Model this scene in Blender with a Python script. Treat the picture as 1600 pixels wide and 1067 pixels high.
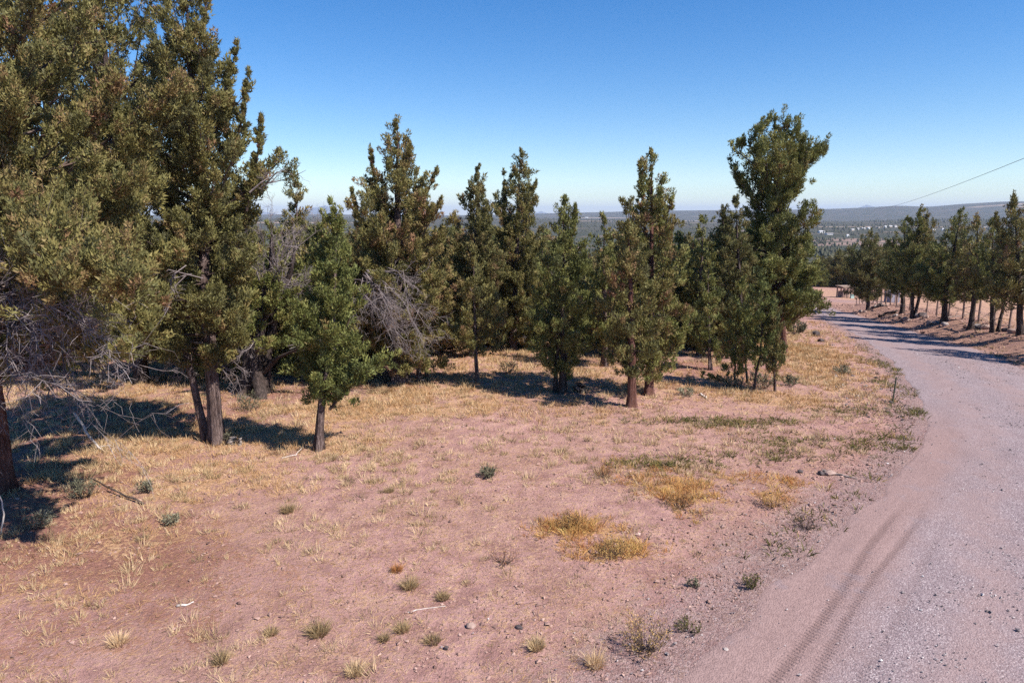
import bpy, math
import numpy as np
from mathutils import Vector

# ------------------------------------------------------------------ camera, world, sun, exposure
SC = bpy.context.scene
for o in list(bpy.data.objects):
    bpy.data.objects.remove(o)
COL = SC.collection
PITCH = math.radians(10.5)
CAMH = 8.0
FPX = 1066.7                      # focal length in pixels of the 1600 px wide photograph
cam_d = bpy.data.cameras.new('camera')
cam_d.sensor_width = 36.0
cam_d.lens = 24.0
cam_d.clip_start = 0.1
cam_d.clip_end = 100000.0
cam = bpy.data.objects.new('camera', cam_d)
COL.objects.link(cam)
cam.location = (0, 0, CAMH)
cam.rotation_euler = (math.radians(90) - PITCH, 0, 0)
SC.camera = cam

SUN_EL = math.radians(49)
SHADOW = np.array([-0.86, 0.51])          # where shadows point on the ground
SHADOW = SHADOW / np.hypot(*SHADOW)
SUNV = np.array([-SHADOW[0] * math.cos(SUN_EL), -SHADOW[1] * math.cos(SUN_EL), math.sin(SUN_EL)])
world = bpy.data.worlds.new('World')
SC.world = world
world.use_nodes = True
wn = world.node_tree
for n in list(wn.nodes):
    wn.nodes.remove(n)
w_out = wn.nodes.new('ShaderNodeOutputWorld')
w_bg = wn.nodes.new('ShaderNodeBackground')
w_sky = wn.nodes.new('ShaderNodeTexSky')
w_sky.sky_type = 'NISHITA'
w_sky.sun_disc = False
w_sky.sun_elevation = SUN_EL
w_sky.sun_rotation = math.atan2(SUNV[0], SUNV[1])
w_sky.altitude = 1200
w_sky.air_density = 1.0
w_sky.dust_density = 0.1
w_sky.ozone_density = 1.6
w_bg.inputs['Strength'].default_value = 0.093
w_hs = wn.nodes.new('ShaderNodeHueSaturation')            # the camera's vivid colour profile
w_hs.inputs['Hue'].default_value = 0.507
w_hs.inputs['Saturation'].default_value = 1.44
wn.links.new(w_sky.outputs[0], w_hs.inputs['Color'])
wn.links.new(w_hs.outputs[0], w_bg.inputs['Color'])
wn.links.new(w_bg.outputs[0], w_out.inputs['Surface'])
sun_d = bpy.data.lights.new('sun', 'SUN')
sun_d.energy = 5.0
sun_d.angle = math.radians(0.53)
sun_d.color = (1.0, 0.93, 0.84)
sun = bpy.data.objects.new('sun', sun_d)
COL.objects.link(sun)
sun.location = (0, 0, 40)
sun.rotation_euler = Vector(-SUNV).to_track_quat('-Z', 'Y').to_euler()
SC.view_settings.view_transform = 'Standard'
SC.view_settings.look = 'None'
SC.view_settings.exposure = 0.8
SC.view_settings.gamma = 1.0
SC.view_settings.use_curve_mapping = False
SC.render.engine = 'CYCLES'
SC.cycles.max_bounces = 5
SC.cycles.diffuse_bounces = 2
SC.cycles.transmission_bounces = 3
SC.cycles.volume_bounces = 0
SC.cycles.use_adaptive_sampling = False
SC.cycles.use_denoising = False          # keep the grain of grass and foliage

# ------------------------------------------------------------------ helpers
def vnoise(x, y, scale, seed):
    """smooth 2-D value noise in 0..1"""
    x = np.asarray(x, float) / scale + seed * 17.31
    y = np.asarray(y, float) / scale + seed * 9.77
    xi = np.floor(x).astype(np.int64); yi = np.floor(y).astype(np.int64)
    fx = x - xi; fy = y - yi
    fx = fx * fx * (3 - 2 * fx); fy = fy * fy * (3 - 2 * fy)
    def h(a, b):
        v = (a * 374761393 + b * 668265263 + seed * 974634777) & 0xffffffff
        v = ((v ^ (v >> 13)) * 1274126177) & 0xffffffff
        return ((v ^ (v >> 16)) & 0xffff) / 65535.0
    return ((h(xi, yi) * (1 - fx) + h(xi + 1, yi) * fx) * (1 - fy)
            + (h(xi, yi + 1) * (1 - fx) + h(xi + 1, yi + 1) * fx) * fy)

def fbm(x, y, scale, seed, octs=4):
    t = 0; a = 1.0; s = 0
    for k in range(octs):
        t = t + a * vnoise(x, y, scale / 2 ** k, seed + k); s += a; a *= 0.5
    return t / s

def sstep(a, b, x):
    t = np.clip((np.asarray(x, float) - a) / (b - a), 0, 1)
    return t * t * (3 - 2 * t)

def unit(v):
    v = np.asarray(v, float)
    return v / np.maximum(np.linalg.norm(v, axis=-1, keepdims=True), 1e-9)

def tag(o, label=None, cat=None, group=None, kind=None):
    if label: o['label'] = label
    if cat: o['category'] = cat
    if group: o['group'] = group
    if kind: o['kind'] = kind
    return o

class MB:
    """collects triangle/quad arrays with a per-vertex tint"""
    def __init__(s):
        s.V = []; s.F3 = []; s.F4 = []; s.T = []; s.n = 0
    def add(s, V, F3=None, F4=None, T=None):
        V = np.asarray(V, np.float32).reshape(-1, 3)
        s.V.append(V)
        if F3 is not None and len(F3): s.F3.append(np.asarray(F3, np.int64) + s.n)
        if F4 is not None and len(F4): s.F4.append(np.asarray(F4, np.int64) + s.n)
        if T is None: T = np.zeros(len(V))
        s.T.append(np.broadcast_to(np.asarray(T, np.float32), (len(V),)))
        s.n += len(V)
    def mesh(s, name, mat, smooth=False, attrs=None):
        me = bpy.data.meshes.new(name)
        V = np.concatenate(s.V) if s.V else np.zeros((0, 3), np.float32)
        f3 = np.concatenate(s.F3) if s.F3 else np.zeros((0, 3), np.int64)
        f4 = np.concatenate(s.F4) if s.F4 else np.zeros((0, 4), np.int64)
        me.vertices.add(len(V)); me.vertices.foreach_set('co', V.ravel())
        nl = f3.size + f4.size; nf = len(f3) + len(f4)
        me.loops.add(nl); me.loops.foreach_set('vertex_index', np.concatenate([f3.ravel(), f4.ravel()]).astype(np.int32))
        me.polygons.add(nf)
        st = np.concatenate([np.arange(len(f3)) * 3, f3.size + np.arange(len(f4)) * 4]).astype(np.int32)
        me.polygons.foreach_set('loop_start', st)
        me.polygons.foreach_set('use_smooth', np.full(nf, smooth))
        if s.T:
            a = me.attributes.new('tint', 'FLOAT', 'POINT'); a.data.foreach_set('value', np.concatenate(s.T).astype(np.float32))
        for k, v in (attrs or {}).items():
            a = me.attributes.new(k, 'FLOAT', 'POINT'); a.data.foreach_set('value', np.asarray(v, np.float32))
        if mat is not None: me.materials.append(mat)
        me.update(calc_edges=True)
        return me
    def build(s, name, mat, parent=None, smooth=False, attrs=None):
        o = bpy.data.objects.new(name, s.mesh(name, mat, smooth, attrs))
        COL.objects.link(o)
        if parent is not None: o.parent = parent
        return o

def tubes(mb, P, R, sides=4, tint=0.0):
    """P (N,K,3) polylines, R (N,K) radii"""
    P = np.asarray(P, float); R = np.asarray(R, float)
    N, K, _ = P.shape
    if N == 0: return
    t = unit(P[:, -1] - P[:, 0])
    ref = np.where(np.abs(t[:, 2:3]) > 0.9, np.array([[1., 0, 0]]), np.array([[0, 0, 1.]]))
    u = unit(np.cross(t, ref)); v = np.cross(t, u)
    a = np.arange(sides) * 2 * math.pi / sides
    ring = np.cos(a)[None, :, None] * u[:, None] + np.sin(a)[None, :, None] * v[:, None]      # N,sides,3
    V = P[:, :, None, :] + ring[:, None] * R[:, :, None, None]
    base = (np.arange(N) * K * sides)[:, None, None] + (np.arange(K - 1) * sides)[None, :, None]
    i = np.arange(sides)[None, None, :]; j = (i + 1) % sides
    F = np.stack([base + i, base + j, base + j + sides, base + i + sides], -1).reshape(-1, 4)
    T = np.broadcast_to(np.asarray(tint, float).reshape(-1, 1) if np.ndim(tint) else np.full((N, 1), tint), (N, K * sides)).reshape(-1)
    mb.add(V.reshape(-1, 3), F4=F, T=T)

def box(mb, c, s, rz=0.0, tint=0.0):
    c = np.asarray(c, float); s = np.asarray(s, float) / 2
    V = np.array([[x, y, z] for x in (-1, 1) for y in (-1, 1) for z in (-1, 1)], float) * s
    cz, sz = math.cos(rz), math.sin(rz)
    V = V @ np.array([[cz, sz, 0], [-sz, cz, 0], [0, 0, 1]]) + c
    mb.add(V, F4=[[0, 1, 3, 2], [4, 6, 7, 5], [0, 4, 5, 1], [2, 3, 7, 6], [0, 2, 6, 4], [1, 5, 7, 3]], T=tint)

def empty(name, loc, rz=0.0):
    o = bpy.data.objects.new(name, None)
    o.empty_display_size = 0.3
    o.location = [float(v) for v in loc]; o.rotation_euler = (0, 0, rz)
    COL.objects.link(o)
    return o

# ------------------------------------------------------------------ terrain
def sky_ang(px):      # azimuth of a picture column
    return math.atan((px - 800) / FPX * math.cos(PITCH))
def elev_of(py):
    return math.atan((533.5 - py) / FPX) - PITCH
_bd = [0, 36, 60, 100, 200, 500, 900, 1300, 2200]
_bz = [0, 0, -1.4, -4.3, -10.5, -24, -37, -43, -32]
_lx = np.linspace(0, math.log(2300), 1200)
_lz = np.interp(np.exp(_lx), _bd, _bz)
_lz = np.convolve(np.pad(_lz, 40, 'edge'), np.ones(81) / 81, 'valid')
_sk = [(-2000, 334), (300, 336), (480, 335), (680, 337), (760, 336), (840, 334), (900, 332.5), (1000, 330), (1100, 329), (1250, 328.5), (1300, 327.5),
       (1360, 325.5), (1400, 323.5), (1450, 325.5), (1500, 322), (1560, 319.5), (1600, 319), (1800, 316), (3600, 322)]
_ska = [sky_ang(a) for a, b in _sk]; _skh = [math.tan(elev_of(b)) for a, b in _sk]
_mid = [(-2000, 342), (500, 342), (700, 341), (900, 343), (1100, 346), (1300, 345), (1500, 342), (1700, 342), (3600, 342)]
_mia = [sky_ang(a) for a, b in _mid]; _mih = [math.tan(elev_of(b)) for a, b in _mid]
_hd = [0, 2200, 3600, 4600, 8000, 9500, 40000]
_pk = [(508, 26000, 321.5, 0.022), (484, 27000, 325, 0.022), (845, 27000, 330.0, 0.016), (1354, 26000, 322.0, 0.022), (360, 27000, 326, 0.06)]

LEFT = np.array([(-16, -6), (-8, 0), (-2, 5), (1.4, 9.6), (2.5, 10.7), (5.2, 13.2), (8.3, 16.5), (12.2, 20.4), (14.6, 23.4), (16.7, 26.6),
                 (18.8, 30.7), (21.9, 38.1), (27.1, 51.8), (32.1, 67.8), (37, 85), (41.6, 102.6), (45, 120), (47, 140), (47, 170), (44, 220)], float)
RIGHT = np.array([(2, -12), (8, -6), (12, 0), (15, 5), (17, 9), (19, 12.5), (20.8, 16), (22.4, 19.5), (24.0, 23.5), (25.5, 27.5),
                  (27.3, 32), (30.4, 39.6), (33.4, 50.4), (36.6, 65), (41.3, 85), (46.2, 103.5), (49.6, 120), (51.5, 140), (51.5, 170), (48.5, 220)], float)
def _resample(P, n=420):
    s = np.concatenate([[0], np.cumsum(np.hypot(*np.diff(P, axis=0).T))]); s /= s[-1]
    t = np.linspace(0, 1, n)
    Q = np.stack([np.interp(t, s, P[:, k]) for k in (0, 1)], 1)
    for k in (0, 1):
        q = np.pad(Q[:, k], 8, 'edge'); Q[:, k] = np.convolve(q, np.ones(17) / 17, 'valid')
    return Q
CEN = _resample((LEFT + RIGHT) / 2)
_wl = np.hypot(*(LEFT - RIGHT).T) / 2
_sl = np.concatenate([[0], np.cumsum(np.hypot(*np.diff((LEFT + RIGHT) / 2, axis=0).T))])
CS = np.concatenate([[0], np.cumsum(np.hypot(*np.diff(CEN, axis=0).T))])
_tan = unit(np.gradient(CEN, axis=0))
CN = np.stack([_tan[:, 1], -_tan[:, 0]], 1)          # to the right of travel
def _hw():
    out = []
    for c, n in zip(CEN, CN):                        # half width where the left edge polyline is crossed
        best = 4.0
        A = LEFT[:-1] - c; D = np.diff(LEFT, axis=0)
        den = -n[0] * D[:, 1] + n[1] * D[:, 0]
        with np.errstate(divide='ignore', invalid='ignore'):
            k = (-A[:, 0] * D[:, 1] + A[:, 1] * D[:, 0]) / den
            m = (-A[:, 0] * n[1] + A[:, 1] * n[0]) / den
        ok = (m >= 0) & (m <= 1) & (k < 0)
        if ok.any(): best = float(np.min(-k[ok]))
        out.append(best)
    q = np.pad(np.clip(out, 1.8, 9), 8, 'edge')
    return np.convolve(q, np.ones(17) / 17, 'valid')
HW = _hw()
def road_rel(x, y):
    """lateral offset (right +), half width, arc length"""
    x = np.asarray(x, float); y = np.asarray(y, float); sh = x.shape
    x = x.ravel(); y = y.ravel()
    l = np.full(x.shape, 500.0); h = np.full(x.shape, 4.0); s = np.zeros(x.shape)
    near = np.nonzero((np.abs(x) < 130) & (y > -40) & (y < 260))[0]
    for k in range(0, len(near), 20000):
        ii = near[k:k + 20000]
        d2 = (x[ii, None] - CEN[None, :, 0]) ** 2 + (y[ii, None] - CEN[None, :, 1]) ** 2
        j = d2.argmin(1)
        dx = x[ii] - CEN[j, 0]; dy = y[ii] - CEN[j, 1]
        sg = np.sign(dx * CN[j, 0] + dy * CN[j, 1])
        l[ii] = sg * np.sqrt(d2[np.arange(len(ii)), j]); h[ii] = HW[j]; s[ii] = CS[j]
    return l.reshape(sh), h.reshape(sh), s.reshape(sh)

def height(x, y, with_road=False):
    x = np.asarray(x, float); y = np.asarray(y, float)
    d = np.hypot(x, y); az = np.arctan2(x, y)
    z = np.interp(np.log(np.maximum(d, 1.0)), _lx, _lz)
    m1 = CAMH + 3600 * np.interp(az, _mia, _mih); m2 = CAMH + 8000 * np.interp(az, _ska, _skh)
    f = np.maximum(d, 1)
    far = np.where(d < 3600, -32 + (m1 + 32) * sstep(2000, 3600, d),
          np.where(d < 5200, m1 - 20 * sstep(3600, 5200, d),
          np.where(d < 8000, m1 - 20 + (m2 - m1 + 20) * sstep(5200, 8000, d), m2 - 120 * sstep(8000, 12000, d))))
    z = np.where(d > 2000, far, z)
    for px, pd, py, w in _pk:
        H = CAMH + pd * math.tan(elev_of(py)) + 90
        g = np.exp(-((az - sky_ang(px)) / w) ** 2 - ((d - pd) / 3000) ** 2)
        z = np.where(d > 9000, np.maximum(z, -90 + H * g + 0 * f), z)
    z = z + (fbm(x, y, 120, 3, 3) - 0.5) * 7 * sstep(150, 700, d) * (1 - sstep(1500, 2500, d))
    z = z + (fbm(x, y, 900, 5, 4) - 0.5) * 12 * sstep(1800, 3000, d) * (1 - sstep(9000, 11000, d))
    nearw = 1 - sstep(120, 200, d)
    z = z + nearw * ((fbm(x, y, 7, 11, 3) - 0.5) * 0.30 + (fbm(x, y, 0.9, 21, 2) - 0.5) * 0.07)
    l, h, s = road_rel(x, y)
    e = np.abs(l) - h
    bank = 1.0 * sstep(0.4, 4.2, e) * sstep(34, 46, y) * (1 - sstep(84, 100, y)) * (l > 0)
    bank = bank * (0.75 + 0.6 * fbm(x, y, 5, 31, 3))
    z = z + nearw * bank
    z = np.where((e < 1.2) & (d < 240), z - 0.0 * (1 - sstep(-0.2, 1.2, e)), z)
    if not with_road:
        z = np.where(d < 240, z - 0.08 * (1 - sstep(-0.9, -0.3, e)), z)
    return z

CP, SP = math.cos(PITCH), math.sin(PITCH)
def ray(px, py):
    r = (px - 800) / FPX; u = (533.5 - py) / FPX
    return np.array([r, CP + u * SP, -SP + u * CP])
def gp(px, py):
    """ground point seen at a pixel of the photograph"""
    d = ray(px, py)
    t = np.geomspace(5, 9000, 700); Q = d[None] * t[:, None] + [0, 0, CAMH]
    below = Q[:, 2] < height(Q[:, 0], Q[:, 1])
    k = int(np.argmax(below)) if below.any() else 699
    t = np.linspace(t[max(k - 1, 0)], t[k], 60); Q = d[None] * t[:, None] + [0, 0, CAMH]
    below = Q[:, 2] < height(Q[:, 0], Q[:, 1]); k = int(np.argmax(below)) if below.any() else 59
    q = Q[k].copy(); q[2] = float(height(q[0], q[1]))
    return q
def at_plane(px, py, Y):
    d = ray(px, py); return d * (Y / d[1]) + np.array([0, 0, CAMH])
def project(x, y, z):
    z = z - CAMH
    f = y * CP - z * SP; u = y * SP + z * CP
    return 800 + x / f * FPX, 533.5 - u / f * FPX
G = lambda x, y: float(height(x, y))

# ------------------------------------------------------------------ material helpers
class NT:
    def __init__(s, name):
        s.m = bpy.data.materials.new(name); s.m.use_nodes = True
        s.t = s.m.node_tree
        for n in list(s.t.nodes): s.t.nodes.remove(n)
        s.out = s.n('ShaderNodeOutputMaterial')
    def n(s, typ, **kw):
        x = s.t.nodes.new(typ)
        for k, v in kw.items(): setattr(x, k, v)
        return x
    def link(s, a, b): s.t.links.new(a, b)
    def pos(s, scale=(1, 1, 1), obj=False):
        g = s.n('ShaderNodeTexCoord').outputs['Object'] if obj else s.n('ShaderNodeNewGeometry').outputs['Position']
        mp = s.n('ShaderNodeMapping'); mp.inputs['Scale'].default_value = scale
        s.link(g, mp.inputs['Vector']); return mp.outputs[0]
    def noise(s, scale, detail=4, rough=0.55, vec=None, dist=0.0):
        x = s.n('ShaderNodeTexNoise'); x.inputs['Scale'].default_value = scale; x.inputs['Detail'].default_value = detail
        x.inputs['Roughness'].default_value = rough; x.inputs['Distortion'].default_value = dist
        if vec is not None: s.link(vec, x.inputs['Vector'])
        return x.outputs['Fac']
    def voro(s, scale, vec=None, out='Color', feature='F1'):
        x = s.n('ShaderNodeTexVoronoi', feature=feature); x.inputs['Scale'].default_value = scale
        if vec is not None: s.link(vec, x.inputs['Vector'])
        return x.outputs[out]
    def attr(s, name):
        return s.n('ShaderNodeAttribute', attribute_name=name).outputs['Fac']
    def math(s, op, a, b=None, clamp=False):
        x = s.n('ShaderNodeMath', operation=op, use_clamp=clamp)
        for i, v in ((0, a), (1, b)):
            if v is None: continue
            if isinstance(v, (int, float)): x.inputs[i].default_value = v
            else: s.link(v, x.inputs[i])
        return x.outputs[0]
    def rng(s, v, a, b, c=0.0, d=1.0):
        x = s.n('ShaderNodeMapRange', interpolation_type='SMOOTHSTEP')
        s.link(v, x.inputs[0])
        for i, k in enumerate((a, b, c, d)): x.inputs[i + 1].default_value = k
        return x.outputs[0]
    def ramp(s, fac, stops):
        x = s.n('ShaderNodeValToRGB'); s.link(fac, x.inputs[0])
        e = x.color_ramp.elements
        while len(e) < len(stops): e.new(0.5)
        for k, (p, c) in zip(e, stops): k.position = p; k.color = (*c, 1)
        return x.outputs[0]
    def mix(s, f, a, b, mode='MIX'):
        x = s.n('ShaderNodeMix', data_type='RGBA', blend_type=mode)
        if isinstance(f, (int, float)): x.inputs[0].default_value = f
        else: s.link(f, x.inputs[0])
        for i, v in ((6, a), (7, b)):
            if isinstance(v, tuple): x.inputs[i].default_value = (*v, 1)
            else: s.link(v, x.inputs[i])
        return x.outputs[2]
    def bump(s, h, strength=0.5, dist=0.05, normal=None):
        x = s.n('ShaderNodeBump'); x.inputs['Strength'].default_value = strength; x.inputs['Distance'].default_value = dist
        s.link(h, x.inputs['Height'])
        if normal is not None: s.link(normal, x.inputs['Normal'])
        return x.outputs[0]
    def finish(s, col, rough=0.9, normal=None, spec=0.15, transl=0.0, metallic=0.0):
        b = s.n('ShaderNodeBsdfPrincipled')
        if isinstance(col, tuple): b.inputs['Base Color'].default_value = (*col, 1)
        else: s.link(col, b.inputs['Base Color'])
        b.inputs['Roughness'].default_value = rough
        b.inputs['Specular IOR Level'].default_value = spec
        b.inputs['Metallic'].default_value = metallic
        if normal is not None: s.link(normal, b.inputs['Normal'])
        sh = b.outputs[0]
        if transl:
            t = s.n('ShaderNodeBsdfTranslucent')
            if isinstance(col, tuple): t.inputs['Color'].default_value = (*col, 1)
            else: s.link(col, t.inputs['Color'])
            mx = s.n('ShaderNodeMixShader'); mx.inputs[0].default_value = transl
            s.link(sh, mx.inputs[1]); s.link(t.outputs[0], mx.inputs[2]); sh = mx.outputs[0]
        s.link(sh, s.out.inputs['Surface'])
        return s.m

def leaf_mat(name, stops, transl=0.16):
    t = NT(name)
    inst = t.n('ShaderNodeObjectInfo').outputs['Random']
    f = t.math('ADD', t.attr('tint'), t.math('MULTIPLY', t.math('SUBTRACT', inst, 0.5), 0.16), clamp=True)
    return t.finish(t.ramp(f, stops), 0.65, spec=0.25, transl=transl)
M = {}
M['leaf_green'] = leaf_mat('juniper_foliage_green', [(0.0, (0.090, 0.097, 0.038)), (0.30, (0.157, 0.168, 0.052)), (0.55, (0.219, 0.213, 0.065)), (0.78, (0.241, 0.185, 0.073)), (1.0, (0.241, 0.134, 0.077))])
M['leaf_olive'] = leaf_mat('juniper_foliage_olive', [(0.0, (0.096, 0.092, 0.042)), (0.28, (0.163, 0.154, 0.054)), (0.50, (0.230, 0.198, 0.067)), (0.72, (0.241, 0.161, 0.075)), (1.0, (0.251, 0.126, 0.075))])
M['leaf_dark'] = leaf_mat('juniper_foliage_dark', [(0.0, (0.082, 0.082, 0.038)), (0.4, (0.146, 0.144, 0.054)), (0.75, (0.204, 0.171, 0.065)), (1.0, (0.219, 0.130, 0.073))])
M['leaf_far'] = leaf_mat('far_foliage', [(0.0, (0.040, 0.044, 0.026)), (0.5, (0.070, 0.070, 0.036)), (1.0, (0.105, 0.090, 0.050))], 0.05)
M['leaf_bright'] = leaf_mat('juniper_foliage_bright', [(0.0, (0.087, 0.101, 0.036)), (0.35, (0.150, 0.168, 0.050)), (0.65, (0.209, 0.212, 0.062)), (1.0, (0.229, 0.157, 0.066))])

def bark_mat(name, a, b, c):
    t = NT(name)
    v = t.pos((1, 1, 0.12), obj=True)
    n1 = t.noise(13, 5, 0.7, v, 0.8); n2 = t.noise(38, 3, 0.6, v); n3 = t.noise(1.1, 3, 0.5, t.pos(obj=True))
    col = t.ramp(t.math('ADD', t.math('MULTIPLY', n1, .65), t.math('MULTIPLY', n2, .35)), [(0.38, a), (0.50, b), (0.62, c)])
    col = t.mix(t.rng(n3, 0.45, 0.7, 0, 0.5), col, tuple(min(1, k * 1.5 + 0.02) for k in b))
    nm = t.bump(t.math('ADD', n1, t.math('MULTIPLY', n2, 0.6)), 1.0, 0.10)
    return t.finish(col, 0.92, nm, 0.1)
M['bark'] = bark_mat('juniper_bark', (0.030, 0.020, 0.018), (0.125, 0.086, 0.078), (0.30, 0.225, 0.210))
M['bark_red'] = bark_mat('red_juniper_bark', (0.045, 0.018, 0.015), (0.150, 0.068, 0.052), (0.24, 0.14, 0.12))
M['bark_dark'] = bark_mat('dark_juniper_bark', (0.018, 0.013, 0.012), (0.060, 0.045, 0.040), (0.17, 0.125, 0.115))
def simple(name, stops, rough=0.9, transl=0.0, spec=0.15):
    t = NT(name); return t.finish(t.ramp(t.attr('tint'), stops), rough, spec=spec, transl=transl)
M['dead'] = simple('dead_grey_wood', [(0, (0.085, 0.066, 0.064)), (0.5, (0.18, 0.148, 0.146)), (1, (0.33, 0.285, 0.285))])
M['twig'] = simple('twig_bark', [(0, (0.035, 0.024, 0.020)), (0.6, (0.09, 0.062, 0.052)), (1, (0.20, 0.16, 0.145))])
M['straw'] = simple('dry_grass', [(0, (0.22, 0.125, 0.060)), (0.35, (0.44, 0.265, 0.125)), (0.7, (0.58, 0.38, 0.20)), (1, (0.70, 0.52, 0.33))], transl=0.25)
M['tuft'] = simple('bunchgrass', [(0, (0.13, 0.095, 0.060)), (0.35, (0.29, 0.215, 0.115)), (0.7, (0.50, 0.36, 0.20)), (1, (0.66, 0.50, 0.31))], transl=0.2)
M['yellow'] = simple('yellow_weed', [(0, (0.36, 0.135, 0.06)), (0.35, (0.50, 0.25, 0.095)), (0.7, (0.56, 0.34, 0.125)), (1, (0.52, 0.38, 0.14))], transl=0.25)
M['weed'] = simple('green_weed', [(0, (0.10, 0.095, 0.035)), (0.5, (0.16, 0.145, 0.045)), (0.8, (0.25, 0.18, 0.06)), (1, (0.34, 0.20, 0.08))], transl=0.2)
M['sage'] = simple('sage_leaves', [(0, (0.105, 0.104, 0.066)), (0.6, (0.20, 0.19, 0.125)), (1, (0.30, 0.28, 0.195))], transl=0.15)
M['chip'] = simple('loose_stone', [(0, (0.05, 0.042, 0.042)), (0.4, (0.20, 0.165, 0.165)), (0.75, (0.33, 0.285, 0.28)), (1, (0.62, 0.58, 0.56))])
M['clod'] = simple('soil_clod', [(0, (0.16, 0.095, 0.08)), (0.5, (0.32, 0.20, 0.165)), (1, (0.46, 0.31, 0.26))])

# ------------------------------------------------------------------ ground
# zones given where they lie on the ground: (pixel in the photograph, radii in metres, strength)
Z_STRAW = [(600, 636, 5.0, 2.0, 1), (440, 688, 3.6, 2.2, 1), (520, 650, 3, 2, .8), (680, 612, 4, 2, .8), (900, 590, 7, 7, .6), (780, 570, 5, 6, .6),
           (1230, 622, 2.8, 1.6, .9), (1280, 575, 3.0, 5, .9), (1240, 545, 3.0, 8, 1), (1060, 600, 4, 4, .6), (250, 690, 3.5, 3, .7), (330, 750, 3, 2, .7),
           (190, 770, 3, 2, .5), (200, 850, 1.8, 1.3, .55), (300, 830, 1.6, 1.0, .4), (1310, 605, 1.6, 3, .8), (470, 560, 6, 8, .6), (240, 600, 6, 6, .5), (1150, 640, 3, 1.2, .5),
           (860, 640, 5, 3, .4), (70, 930, 2, 1.0, .45)]
Z_LITTER = [(60, 850, 5, 3, .9), (200, 880, 3.5, 2, .7), (120, 960, 4, 1.6, .5), (20, 760, 5, 4, .9), (220, 650, 6, 6, .8), (400, 620, 4, 4, .6), (630, 590, 4, 3, .8), (1130, 580, 5, 4, .6),
            (330, 920, 3, 1.4, .3), (800, 560, 6, 4, .5), (1000, 590, 4, 4, .4)]
Z_YELLOW = [(905, 822, 1.15, .75, 1), (955, 860, 1.0, .55, .9), (850, 830, .7, .4, .5), (1075, 770, 1.7, 1.25, 1), (1030, 735, 1.5, .8, .5), (1205, 775, 1.0, .75, .8), (1225, 752, .8, .5, .6), (960, 725, .9, .7, .4),
            (1130, 745, 1.3, .7, .6)]
Z_GREEN = [(1110, 660, 2.5, .55, 1), (1195, 660, 1.6, .5, .7), (1050, 722, 1.6, .8, .9), (1250, 690, 2.0, .9, .6), (1350, 690, 1.8, 1.2, .6), (1405, 605, .7, 2.2, .7), (1420, 640, .8, 1.6, .6), (1390, 575, .8, 3, .5),
           (1180, 715, 2.0, .7, .4), (1330, 640, 1.5, 1, .4)]
_zc = {}
def zone(x, y, Z, seed):
    out = np.zeros(np.shape(x))
    w = (fbm(x, y, 1.6, seed, 3) - 0.5) * 1.1
    for px, py, rx, ry, s in Z:
        k = (px, py)
        if k not in _zc: _zc[k] = gp(px, py)
        c = _zc[k]
        r = np.sqrt(((x - c[0]) / rx) ** 2 + ((y - c[1]) / ry) ** 2)
        out = np.maximum(out, s * (1 - sstep(0.20, 1.55, r + w * 1.3)))
    return out

def build_ground():
    r = np.concatenate([np.geomspace(2.5, 90, 320), np.geomspace(90, 32000, 160)[1:]])
    a = np.radians(np.concatenate([np.arange(-180, -62, 6), np.arange(-54, 54, 0.6), np.arange(62, 180, 6)]))
    na = len(a); nr = len(r)
    A, Rr = np.meshgrid(a, r)
    X = Rr * np.sin(A); Y = Rr * np.cos(A)
    Zz = height(X, Y)
    V = np.stack([X, Y, Zz], -1).reshape(-1, 3)
    V = np.concatenate([V, [[0, 0, 0]]])
    i = np.arange(nr - 1)[:, None] * na; j = np.arange(na)[None]; jn = (j + 1) % na
    F = np.stack([i + j, i + na + j, i + na + jn, i + jn], -1).reshape(-1, 4)[:, ::-1]
    F3 = np.stack([np.full(na, len(V) - 1), np.arange(na), (np.arange(na) + 1) % na], 1)[:, ::-1]
    x, y = V[:, 0], V[:, 1]
    l, h, s = road_rel(x, y); e = np.abs(l) - h
    d = np.hypot(x, y)
    shoulder = np.where(l > 0, 0.9, 1.9 + 1.1 * (1 - sstep(16, 26, y))) + 1.5 * (fbm(x, y, 2.2, 41, 3) - 0.5)
    gravel = np.where(d < 240, 1 - sstep(0.0, 1.0, e / np.maximum(shoulder, .3)), 0)
    c = gp(1285, 470)
    gravel = np.maximum(gravel, 0.9 * np.exp(-(((x - c[0] - 3) / 9) ** 2 + ((y - c[1]) / 4) ** 2)))
    mb = MB(); mb.add(V, F3=F3, F4=F)
    ground = mb.build('ground', ground_mat(), smooth=True, attrs={
        'gravel': gravel, 'litter': np.where(d < 90, zone(x, y, Z_LITTER, 51), 0),
        'straw': .82 * np.where((l > 0) & (e > 7) & (d < 170), .62, np.where(d < 90, zone(x, y, Z_STRAW, 61), 0.3)), 'yellow': np.where(d < 60, zone(x, y, Z_YELLOW, 71), 0),
        'green': np.where(d < 60, zone(x, y, Z_GREEN, 81), 0),
        'bank': np.where((l > 0) & (e > 0.2) & (e < 9) & (d < 120), 1.0, 0.0),
        'far': sstep(5.0, 6.2, np.log(np.maximum(d, 1))), 'vfar': sstep(7.2, 8.1, np.log(np.maximum(d, 1)))})
    return tag(ground, kind='structure')

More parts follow.
